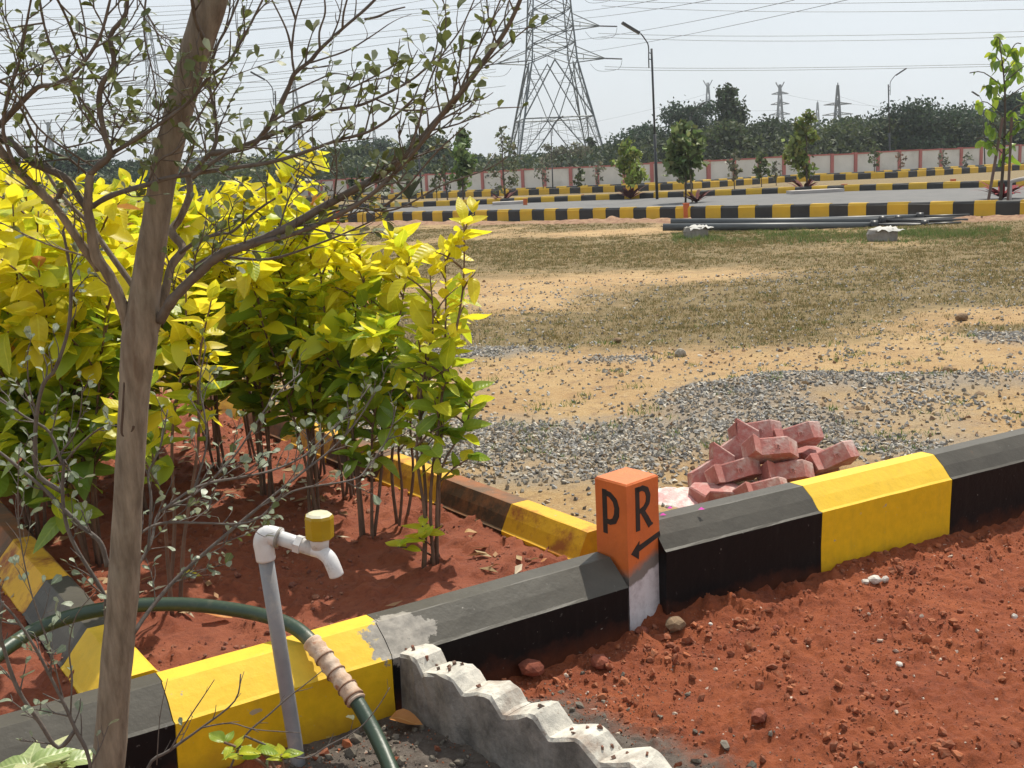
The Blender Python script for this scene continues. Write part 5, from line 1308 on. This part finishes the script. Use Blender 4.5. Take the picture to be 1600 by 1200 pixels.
BT = [
 (1055, 158, 150, 112, 'wide feathery dark tree right of the tall black street lamp', FE, 'umbrella', 5200, .20),
 (1010, 190, 70, 118, 'smaller dark feathery tree just left of the tall street lamp', FE, 'umbrella', 1800, .20),
 (1143, 134, 70, 108, 'tallest dark tree with a ragged open top before the faint pylon', DK, 'tall', 1600, .26),
 (1125, 190, 80, 105, 'greyish olive tree below the ragged tallest tree', OL, 'round', 2400, .24),
 (1195, 188, 110, 114, 'rounded dull green tree left of the lit sapling', DK, 'round', 3400, .24),
 (1240, 205, 70, 118, 'low dark feathery tree behind the lit sapling', FE, 'umbrella', 2000, .22),
 (1310, 196, 90, 112, 'olive tree standing below the small dark pylon', OL, 'round', 2800, .24),
 (1355, 186, 90, 118, 'dull green rounded tree left of the right street lamp', DK, 'round', 2800, .24),
 (1450, 158, 170, 104, 'broad dark umbrella-shaped tree beside the right street lamp', FE, 'umbrella', 7200, .19),
 (1405, 178, 70, 110, 'dark tree behind the right street lamp', DK, 'umbrella', 2400, .22),
 (1520, 184, 80, 110, 'greyish feathery tree between the broad tree and the edge sapling', OL, 'umbrella', 2600, .22),
 (1553, 164, 36, 112, 'narrow tall dark tree behind the edge sapling', DK, 'tall', 900, .22),
 (1595, 142, 80, 108, 'dark green tree cut by the right edge of the view', FE, 'round', 3200, .22),
 (1660, 170, 110, 108, 'dark tree standing beyond the right edge', FE, 'round', 1800, .26),
 (885, 226, 75, 104, 'nearly bare greyish tree between the tower legs', GY, 'sparse', 700, .16),
 (950, 222, 60, 130, 'low dark green tree at the right foot of the tower', DK, 'round', 1600, .26),
 (925, 214, 22, 135, 'palm-like tuft tree by the right tower leg', DK, 'tall', 500, .26),
 (672, 206, 74, 118, 'round very dark tree behind the lamp between the branches', DK, 'round', 2800, .26),
 (632, 226, 60, 124, 'dark olive tree left of the round dark tree', OL, 'round', 1600, .26),
 (590, 214, 70, 160, 'blue-grey distant tree seen through the branches', FE, 'round', 1400, .34),
 (540, 222, 80, 130, 'mid green tree seen through the diagonal branches', OL, 'round', 2200, .28),
 (480, 236, 80, 128, 'low dark tree seen right of the leaning trunk', DK, 'round', 2000, .28),
 (400, 246, 90, 135, 'low dark tree behind the pale long branch', DK, 'round', 2000, .28),
 (340, 240, 70, 130, 'low ragged tree directly right of the leaning trunk', OL, 'tall', 1500, .28),
 (125, 236, 110, 125, 'rounded dark tree left of the leaning trunk', FE, 'round', 3000, .28),
 (205, 250, 70, 130, 'small dark tree behind the leaning trunk', DK, 'round', 1400, .28),
 (40, 252, 90, 135, 'low dark tree at the far left edge', DK, 'round', 1600, .28),
 (735, 246, 60, 150, 'low green tree behind the wall left of the tower', OL, 'round', 1200, .3),
]
for (px, pt_, w, Y, lab, col, kd, n, lf) in BT: far_tree(px, pt_, w, Y, lab, col, kd, n, lf)
# continuous scrub behind the wall that reads as one mass
n = 75000; X = rng.uniform(-75, 85, n); Yy = rng.uniform(100, 150, n); pxx = 800+FPX*X/Yy
top = np.interp(pxx, [-200, 0, 250, 400, 560, 700, 760, 850, 950, 1000, 1100, 1300, 1500, 1700], [3.3, 3.9, 3.9, 3.6, 3.9, 3.6, 2.9, 2.8, 3.1, 4.0, 4.4, 4.6, 4.9, 4.9])*(Yy/115)*(.72+.6*fbm(X, Yy, .16, 4, 51))
Z = top*rng.uniform(0.1, 1, n)**.7
V = np.einsum('nij,kj->nki', randrot(n), np.array([(-.5, -.9, 0), (.5, -.5, .1), (.45, .9, 0), (-.5, .55, -.1)]))*rng.uniform(.14, .30, n)[:, None, None] + np.stack([X, Yy, Z], -1)[:, None]
cc = np.array([DK, OL, FE, (.075, .10, .04)])[(vnoise(X*.12, Yy*.12, 52)*3.99).astype(int)]*rng.uniform(.7, 1.3, (n, 1))
tag(link('scrub_woodland', npmesh('scrub_woodland', V.reshape(-1, 3), np.arange(4*n).reshape(n, 4), M_fol, False, {'col': np.repeat(cc, 4, 0)})), 'continuous dark green scrub and woodland behind the compound wall', 'woodland', kind='stuff')

# young trees inside the layout
M_yl = attrmat('young_foliage', 'col', .6, .35)
def young(px, pb, ptop, wpx, label, col=OL, n=420, leaf=.13, kind='oval', low=.28, name='young_tree', stake=False, drop=.0, group='young trees along the far roads'):
    b0 = G(px, pb, .1); Y = b0[1]; k = Y/FPX; H = (pb-ptop)*k; Wd = wpx*k
    r = thing(name, b0, label, 'tree', group)
    mb = MB(); ln = U(-.04, .04)*H
    mb.tube(smoothpath([(0, 0, 0), (ln, .0, H*.4), (ln*.5, 0, H*.92)], 3), [H*.014, H*.013, H*.012, H*.01, H*.008, H*.006, H*.003], 6)
    P = []; R = []; nc_ = 13
    for i in range(nc_):
        z = H*(low+(.95-low)*(i+.5)/nc_); f_ = math.sin(math.pi*min(1, ((z/H-low)/(1-low))*.85+.14)); a = U(0, 6.28); q = Wd*.36*f_*U(.4, 1)
        c = (ln*.6+math.cos(a)*q, math.sin(a)*q, z); P.append(c); s_ = Wd*.20*(.6+.6*f_); R.append((s_*U(.7, 1.2), s_*U(.7, 1.2), s_*U(.5, .9)))
        mb.tube([(ln*.6, 0, z-H*.08), c], [H*.005, H*.002], 4)
    V, Fq, C = crown(P, R, n, leaf*.8, tuple(q*1.25 for q in col), .55, .5, .3)
    link('trunk', mb.mesh('trunk', M_trk, True), r); link('crown', npmesh('crown', V, Fq, M_yl, False, {'col': C}), r)
    if stake: MB().tube([V3(b0)+Vector((.25, 0, 0)), V3(b0)+Vector((.1, 0, H*.75))], .03, 5).build('stake', simple('bamboo_stake', (.22, .17, .11), None, 4, .8), r)
young(725, 322, 203, 62, 'dense leafy young tree left of the tower, behind the road kerb', (.10, .15, .04), 900, .17)
young(790, 313, 196, 62, 'sparse greyish young tree before the left tower leg', (.10, .11, .06), 420, .13, low=.12)
young(987, 314, 220, 56, 'small bright young tree left of the tall street lamp', (.16, .20, .045), 800, .14)
young(1071, 322, 192, 84, 'bushy lit young tree right of the tall street lamp', (.10, .13, .045), 1000, .17, low=.35, stake=True)
young(1262, 301, 172, 60, 'slender lit young tree centre right, before the pink wall', (.13, .16, .04), 800, .16, low=.2)
young(1148, 298, 240, 30, 'thin seedling tree in front of the wall under the ragged tree', GY, 130, .13)
young(1190, 292, 238, 34, 'small seedling tree with round crown before the wall', OL, 220, .14)
young(1213, 290, 250, 26, 'pale spindly seedling left of the slender lit tree', GY, 90, .12)
young(1366, 276, 222, 26, 'thin seedling in front of a pink pillar left of the lamp', OL, 140, .13)
young(1407, 272, 238, 22, 'bare brown seedling just right of the street lamp', (.12, .08, .05), 60, .12)
young(1474, 270, 234, 24, 'spindly seedling before the white panel, left of two', GY, 90, .12)
young(1510, 268, 236, 20, 'spindly seedling before the white panel, right of two', GY, 70, .12)
young(905, 303, 262, 26, 'tiny dull bush tree against the wall by the tower', OL, 120, .13)
young(850, 302, 245, 30, 'thin grey seedling against the wall under the tower', GY, 110, .13)
young(935, 300, 250, 24, 'little seedling by the wall right of the tower leg', GY, 90, .13)
young(683, 316, 262, 24, 'thin seedling by the wall right of the hidden lamp', OL, 110, .13)
young(700, 318, 240, 30, 'narrow seedling just left of the dense leafy young tree', OL, 160, .13)
young(600, 322, 252, 40, 'small dull tree behind the branches at the wall', OL, 220, .14)
young(560, 330, 262, 34, 'small dark tree at the left end of the road kerb', DK, 220, .13)
young(765, 300, 262, 26, 'thin seedling before the wall beneath the left tower leg', GY, 90, .13)
# edge sapling with big drooping leaves
random.seed(8)
def edge_sapling():
    b0 = G(1562, 326, .1); Y = b0[1]; k = Y/FPX; H = (326-70)*k
    r = thing('young_tree', b0, 'tall lit sapling with big drooping leaves and two stakes at the right edge', 'tree')
    mb = MB(); mb.tube(smoothpath([(0, 0, 0), (.05, 0, H*.35), (.02, 0, H*.7), (-.15, 0, H*.98)], 3), [.04, .038, .036, .033, .03, .026, .022, .018, .014, .01], 7)
    tips = []
    for (dx, z) in ((-.9, .80), (.5, .86), (.75, .72), (-.55, .63), (-.75, .42), (.45, .5), (-.2, .9), (.25, .95), (.6, .6), (-.35, .5), (.3, .36), (-.5, .72), (.7, .83), (-.15, 1.0)):
        e = Vector((dx, U(-.4, .4), z*H)); a = Vector((.0, 0, z*H-.35)); mb.tube(smoothpath([a, a.lerp(e, .6)+Vector((0, 0, .14)), e], 3), .012, 5); tips.append((a, e))
    link('trunk', mb.mesh('trunk', M_trk, True), r)
    for a, e in tips:
        for j in range(9):
            t = U(.15, 1.05); p = a.lerp(e, t)+Vector((U(-.07, .07), U(-.1, .1), U(-.03, .12)))
            d = Vector((U(-.7, .7), U(-.6, .6), U(-1.3, -.2))).normalized(); link('leaf', random.choice(LM+LD+LL[:1]), r, leaf_matrix(p, d, (U(-1, 1), U(-1, 1), .3), U(.18, .34)))
    for (x0, x1) in ((-.35, -.05), (.14, .16)): MB().tube([V3(b0)+Vector((x0, -.1, 0)), V3(b0)+Vector((x1, -.1, 2.1))], .035, 6).build('stake', simple('wooden_stake', (.16, .10, .08), None, 4, .85), r)
edge_sapling()
# little palm and red cordylines
def rosette(px, pb, s, label, col, n=16, name='cordyline_plant', cat='plant', stem=.15, group=None, up=.6):
    b0 = G(px, pb, .1); r = thing(name, b0, label, cat, group)
    MB().tube([V3(b0), V3(b0)+Vector((0, 0, stem*s))], .03*s, 6).build('stem', M_trk, r)
    for k in range(n):
        a = k*2.4; el = U(.15, 1.0)*up; mb = MB(); L = s*U(.7, 1.1); d = Vector((math.cos(a)*math.cos(el), math.sin(a)*math.cos(el), math.sin(el)+.25)); sd = Vector((-math.sin(a), math.cos(a), 0))
        for i, w in enumerate((.02, .06, .065, .045, .002)):
            t = i/4; c = d*L*t+Vector((0, 0, stem*s-.25*L*t*t*t)); mb.v += [c-sd*w*s*1.2, c+sd*w*s*1.2]
        for i in range(4): mb.f.append([i*2, i*2+1, i*2+3, i*2+2])
        link('leaf', mb.mesh('leaf', col), r)
M_red = simple('red_leaf', (.30, .02, .025), (.14, .012, .02), 4, .95, rand=.6)
M_dred = simple('dark_red_leaf', (.13, .02, .018), (.06, .018, .015), 4, .95)
M_palm = simple('palm_leaf', (.07, .10, .04), (.05, .07, .03), 4, .9)
rosette(1566, 318, .9, 'bright red cordyline at the foot of the edge sapling', M_red, 24)
rosette(1088, 322, .85, 'dark red cordyline beside the small orange post', M_dred, 18)
rosette(1257, 305, 1.0, 'dark red cordyline at the foot of the slender lit tree', M_dred, 18)
rosette(985, 316, 1.0, 'dark red cordyline under the small bright young tree', M_dred, 16)
rosette(786, 322, 1.0, 'dark red cordyline under the sparse grey young tree', M_dred, 16)
rosette(640, 326, 1.5, 'small spiky palm between the far kerbs, left of the tower', M_palm, 20, 'small_palm', 'palm', .3, None, .9)
rosette(838, 283, 1.2, 'spiky dull palm close to the wall under the tower', M_palm, 12, 'small_palm', 'palm', .3, None, .9) if False else None
# pale pipe bend near the red cordyline
b0 = G(1577, 322, .1); r = thing('water_pipe', b0, 'pale grey pipe bent over to the right beside the red cordyline', 'pipe'); k = b0[1]/FPX
MB().tube([V3(b0), V3(b0)+Vector((0, 0, 36*k))], .05, 8).build('riser', M_slab, r, True)
MB().tube(smoothpath([V3(b0)+Vector((0, 0, 35*k)), V3(b0)+Vector((.06, 0, 38*k)), V3(b0)+Vector((22*k, 0, 41*k))], 3), .05, 8).build('bend', M_slab, r, True)

# ------------------------------------------------------------------ transmission towers
def lattice(px, Y, H, levels, arms, label, detail=True, w=.14, rot=52, mat=None, fork=False):
    x0 = at(px, 270, Y)[0]; r = thing('transmission_tower', (x0, Y, 0), label, 'transmission tower')
    mat = mat or M_gal; O_ = Vector((x0, Y, 0))
    def R_(z): return float(np.interp(z, [l[0] for l in levels], [l[1] for l in levels]))
    def C(k, z): a = math.radians(rot+90*k); q = R_(z); return O_+Vector((math.cos(a)*q, math.sin(a)*q, z))
    def bar(a, b_, ww, name='brace', mb=None, m=None):
        if mb is not None: mb.tube([a, b_], ww/2, 4, False); return
        MB().tube([a, b_], ww/2, 4).build(name, mat, r)
    for k in range(4):
        mb = MB(); zz = [l[0] for l in levels]; mb.tube([C(k, z) for z in zz], [w*.62 if z < 15 else w*.5 for z in zz], 4); mb.build('leg', mat, r)
    fine = MB()
    for k in range(4):
        K = k+1
        if detail:
            # bottom panel: apex at the girt, struts to the feet
            z1, z2 = 9.2, 17.6
            m1 = (C(k, z1)+C(K, z1))/2; m2 = (C(k, z2)+C(K, z2))/2
            bar(C(k, z1), C(K, z1), w*.8); bar(C(k, z1-.9)*1.0, (C(k, z1)+C(K, z1))/2, w*.01+.05, mb=fine)
            for c in (k, K):
                bar(C(c, 0), m1, w*.8); bar(C(c, z1), m2, w*.85)
                for j in range(1, 6):
                    t = j/6; a = C(c, z1*t); b_ = C(c, 0).lerp(m1, t); bar(a, b_, .07, mb=fine)
                    b2 = C(c, 0).lerp(m1, min(1, t+1/6)); bar(a, b2, .06, mb=fine)
                    z = z1+(z2-z1)*t; a = C(c, z); b_ = C(c, z1).lerp(m2, t); bar(a, b_, .07, mb=fine); b2 = C(c, z1).lerp(m2, max(0, t-1/6)); bar(a, b2, .06, mb=fine)
                for j in range(1, 4):
                    t = j/4; a = m1.lerp(C(c, z1), t); b_ = m1.lerp(C(c, 0), t); bar(a, b_, .06, mb=fine)
                # inner V from the bend level corners down to the girt middle
                bar(C(c, z2), m1, w*.6)
            zs = [17.6, 20, 22.3, 24.9, 27.5, 30.3, 33.2, 36, 38.6, 41, 43]
        else:
            zs = list(np.linspace(0, levels[-1][0]*.97, 8))
        for i in range(len(zs)-1):
            za, zb = zs[i], zs[i+1]
            bar(C(k, za), C(K, zb), w*.6); bar(C(K, za), C(k, zb), w*.6); bar(C(k, zb), C(K, zb), w*.5)
            if detail and i < 6:
                mid = (C(k, za)+C(K, za)+C(k, zb)+C(K, zb))/4; bar((C(k, za)+C(K, za))/2, mid, .05, mb=fine); bar(C(k, (za+zb)/2), mid, .05, mb=fine); bar(C(K, (za+zb)/2), mid, .05, mb=fine)
    if fine.v: tag(fine.build('fine_lattice', mat, r), kind='stuff')
    for (z, L, th_) in arms:
        for s in (-1, 1):
            tip = O_+Vector((s*L, 0, z+.1)); mb = MB()
            for k in range(4):
                c = C(k, z)
                if (c.x-O_.x)*s > -.5: mb.tube([c, tip], w*.35, 4); mb.tube([C(k, z+th_), tip], w*.3, 4)
            for t in (.3, .6):
                q = (O_+Vector((0, 0, z))).lerp(tip, t); q2 = (O_+Vector((0, 0, z+th_))).lerp(tip, t); mb.tube([q, q2], w*.25, 4)
            mb.build('cross_arm', mat, r)
            if detail:
                MB().tube([tip, tip+Vector((s*2.4, -1.0, -.3))], .10, 6).build('insulator', M_pole, r)
                a = tip+Vector((s*2.4, -1., -.5)); lp = smoothpath([a, a+Vector((-s*.6, .5, -1.2)), tip+Vector((-s*1.0, .8, -1.7)), tip+Vector((-s*2.2, 1, -.6))], 4); MB().tube(lp, .03, 4, False).build('jumper', M_wire, r)
    if fork:
        t = O_+Vector((0, 0, H))
        for s in (-1, 1): MB().tube([O_+Vector((0, 0, H*.93)), O_+Vector((s*H*.055, 0, H*1.03))], w*.5, 4).build('peak', mat, r)
    else:
        MB().tube([O_+Vector((0, 0, H*.96)), O_+Vector((0, 0, H*1.03))], w*.5, 4).build('peak', mat, r)
    return r
lattice(868, 170, 46, [(0, 10.2), (6, 8.3), (9.2, 7.35), (17.6, 4.75), (27.5, 3.75), (35, 2.7), (46, .5)],
        [(17.6, 8.2, 1.8), (22.3, 7.6, 1.8), (27.5, 7.2, 1.8), (33.2, 7.4, 1.8), (38.6, 6.8, 1.6)], 'huge grey lattice transmission tower rising out of the top of the view', True, .25, 52)
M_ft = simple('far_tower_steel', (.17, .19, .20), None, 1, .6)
def small_tower(px, ptop, Y, label, arms=3, fork=True, w=.35, wide=.13):
    t = at(px, ptop, Y); H = t[2]; lv = [(0, H*.12), (H*.6, H*.045), (H, H*.012)]
    lattice(px, Y, H, lv, [(H*(.62+.13*i), H*wide*(1-.08*i), H*.03) for i in range(arms)], label, False, w, 47, M_ft, fork)
small_tower(1308, 133, 260, 'small dark pylon with wide arms, right of centre', 2, False, .30, .20)
small_tower(1219, 132, 430, 'pale hazy pylon with forked top between the trees', 3, True, .5)
small_tower(1108, 129, 470, 'palest forked pylon behind the ragged tallest tree', 2, True, .45, .14)
small_tower(1277, 160, 560, 'tiny faint pylon just left of the small dark pylon', 1, False, .4)
small_tower(471, 124, 270, 'lattice pylon seen through the branches right of the leaning trunk', 2, False, .24, .2)
small_tower(589, 196, 520, 'faint tiny pylon behind the diagonal branches', 2, True, .5)
small_tower(255, 20, 250, 'tall pylon hidden behind the leaning tree trunk', 3, False, .2, .2)
small_tower(85, 190, 420, 'faint pylon through the twigs at the far left', 2, True, .5)
# substation gantries left of centre
def gantry(px, pt_, w, Y, lab):
    t = at(px, pt_, Y); r = thing('gantry', (t[0], Y, 0), lab, 'gantry', 'steel gantries on the horizon'); W = w*Y/FPX; H = t[2]
    MB().box((t[0], Y, H), (W, .5, .6)).build('beam', M_ft, r)
    for s in (-.38, .38): MB().box((t[0]+s*W, Y, (H-.31)/2), (.5, .5, H-.31)).build('column', M_ft, r)
gantry(310, 249, 34, 170, 'flat-topped steel gantry close to the leaning trunk'); gantry(322, 236, 60, 230, 'wider steel gantry on the horizon right of the trunk')
gantry(905, 236, 60, 210, 'flat steel gantry seen between the tower legs')

# ------------------------------------------------------------------ overhead wires
def wire(pts, Y0, Y1, lab, r_=.035):
    (x0, y0), (xm, ym), (x1, y1) = pts; q = []
    for i in range(25):
        t = i/24; l0 = (t-.5)*(t-1)*2; l1 = -4*t*(t-1); l2 = 2*t*(t-.5)
        px = x0*l0+xm*l1+x1*l2; py = y0*l0+ym*l1+y1*l2; q.append(V3(at(px, py, Y0+(Y1-Y0)*t)))
    solo('power_wire', MB().tube(q, r_, 4), M_wire, q[0], lab, 'wire', 'overhead power wires')
ORD = 'first second third fourth fifth sixth seventh eighth ninth tenth eleventh twelfth thirteenth fourteenth fifteenth sixteenth seventeenth eighteenth'.split()
WR = [([(926, 0), (1245, 5.5), (1700, -3)], 170, 150), ([(940, 9), (1272, 18.5), (1720, 11)], 170, 150), ([(935, 52), (1272, 56), (1720, 45)], 170, 150), ([(935, 58), (1272, 64), (1720, 53)], 170, 150),
      ([(945, 104), (1228, 106), (1720, 96)], 170, 150), ([(945, 108), (1228, 109.5), (1720, 99.5)], 170, 150)]
for i, (p, a, b_) in enumerate(WR): wire(p, a, b_, ORD[i]+' nearly level overhead wire from the top, running right from the big tower')
for i, p in enumerate(([(895, 19), (960, 11), (1030, -1)], [(897, 30), (1000, 18), (1115, -1)], [(893, 64), (1053, 39), (1241, 0)], [(903, 84), (1105, 48), (1335, -3)])):
    wire(p, 170, 90, ORD[i]+' from the left of the four wires climbing steeply right of the big tower', .028)
for i, p in enumerate(([(1110, 145), (1000, 175), (880, 200)], [(1310, 150), (1400, 175), (1500, 195)], [(1219, 145), (1300, 160), (1420, 168)], [(1219, 172), (1150, 172), (1108, 162)])):
    wire(p, 430, 450, 'faint thin wire '+['left of the palest pylon', 'right of the small dark pylon', 'between the hazy forked pylon and the small dark one', 'between the two forked pylons'][i], .035)
LW = [(818, 31, 560, 75, 0, 150), (816, 41, 560, 62, 0, 118), (812, 20, 500, 60, -40, 112), (818, 3, 640, 22, -40, 92), (816, -4, 560, 22, -40, 70), (814, 60, 500, 105, -40, 168), (812, 78, 480, 118, -40, 180),
      (775, 112, 480, 152, -40, 206), (812, 92, 420, 140, -40, 196), (790, 134, 500, 165, -40, 222), (812, 8, 420, 45, -40, 85), (690, -6, 420, 28, -40, 52), (640, -5, 380, 18, -40, 35),
      (560, -8, 300, 8, -40, 18), (775, 108, 430, 128, -40, 128), (780, 162, 400, 186, -40, 236), (700, 200, 400, 205, -40, 215)]
LW.sort(key=lambda q: q[5])
for i, (x1, y1, xm, ym, x0, y0) in enumerate(LW): wire([(x1, y1), (xm, ym), (x0-40, y0)], 170, 120, ORD[i]+' from the top of the wires running left from the big tower', .03)
for i, (y0, ym, y1) in enumerate(sorted(((30, 22, -4), (62, 40, 2), (100, 88, 62), (140, 130, 110), (176, 165, 150), (192, 184, 176), (158, 148, 128)))):
    wire([(-60, y0), (200, ym), (520, y1)], 200, 210, ORD[i]+' from the top of the finer wires crossing behind the leaning trunk', .035)

# ------------------------------------------------------------------ air
hz = bpy.data.meshes.new('haze'); mb = MB(); mb.box((0, 345, 34), (1480, 830, 70)); me = mb.mesh('haze', None) if False else None
hm = bpy.data.materials.new('haze_air'); hm.use_nodes = True; nt = hm.node_tree; nt.nodes.clear()
vp = nt.nodes.new('ShaderNodeVolumePrincipled'); vp.inputs['Color'].default_value = (.86, .92, 1, 1); vp.inputs['Density'].default_value = .0004; vp.inputs['Anisotropy'].default_value = .2
oo = nt.nodes.new('ShaderNodeOutputMaterial'); nt.links.new(vp.outputs[0], oo.inputs['Volume'])
o = link('haze', mb.mesh('haze', hm)); tag(o, kind='stuff'); o['label'] = 'pale hot-day haze in the air over the whole site'
print('leaves', NL[0], 'objects', len(bpy.data.objects))
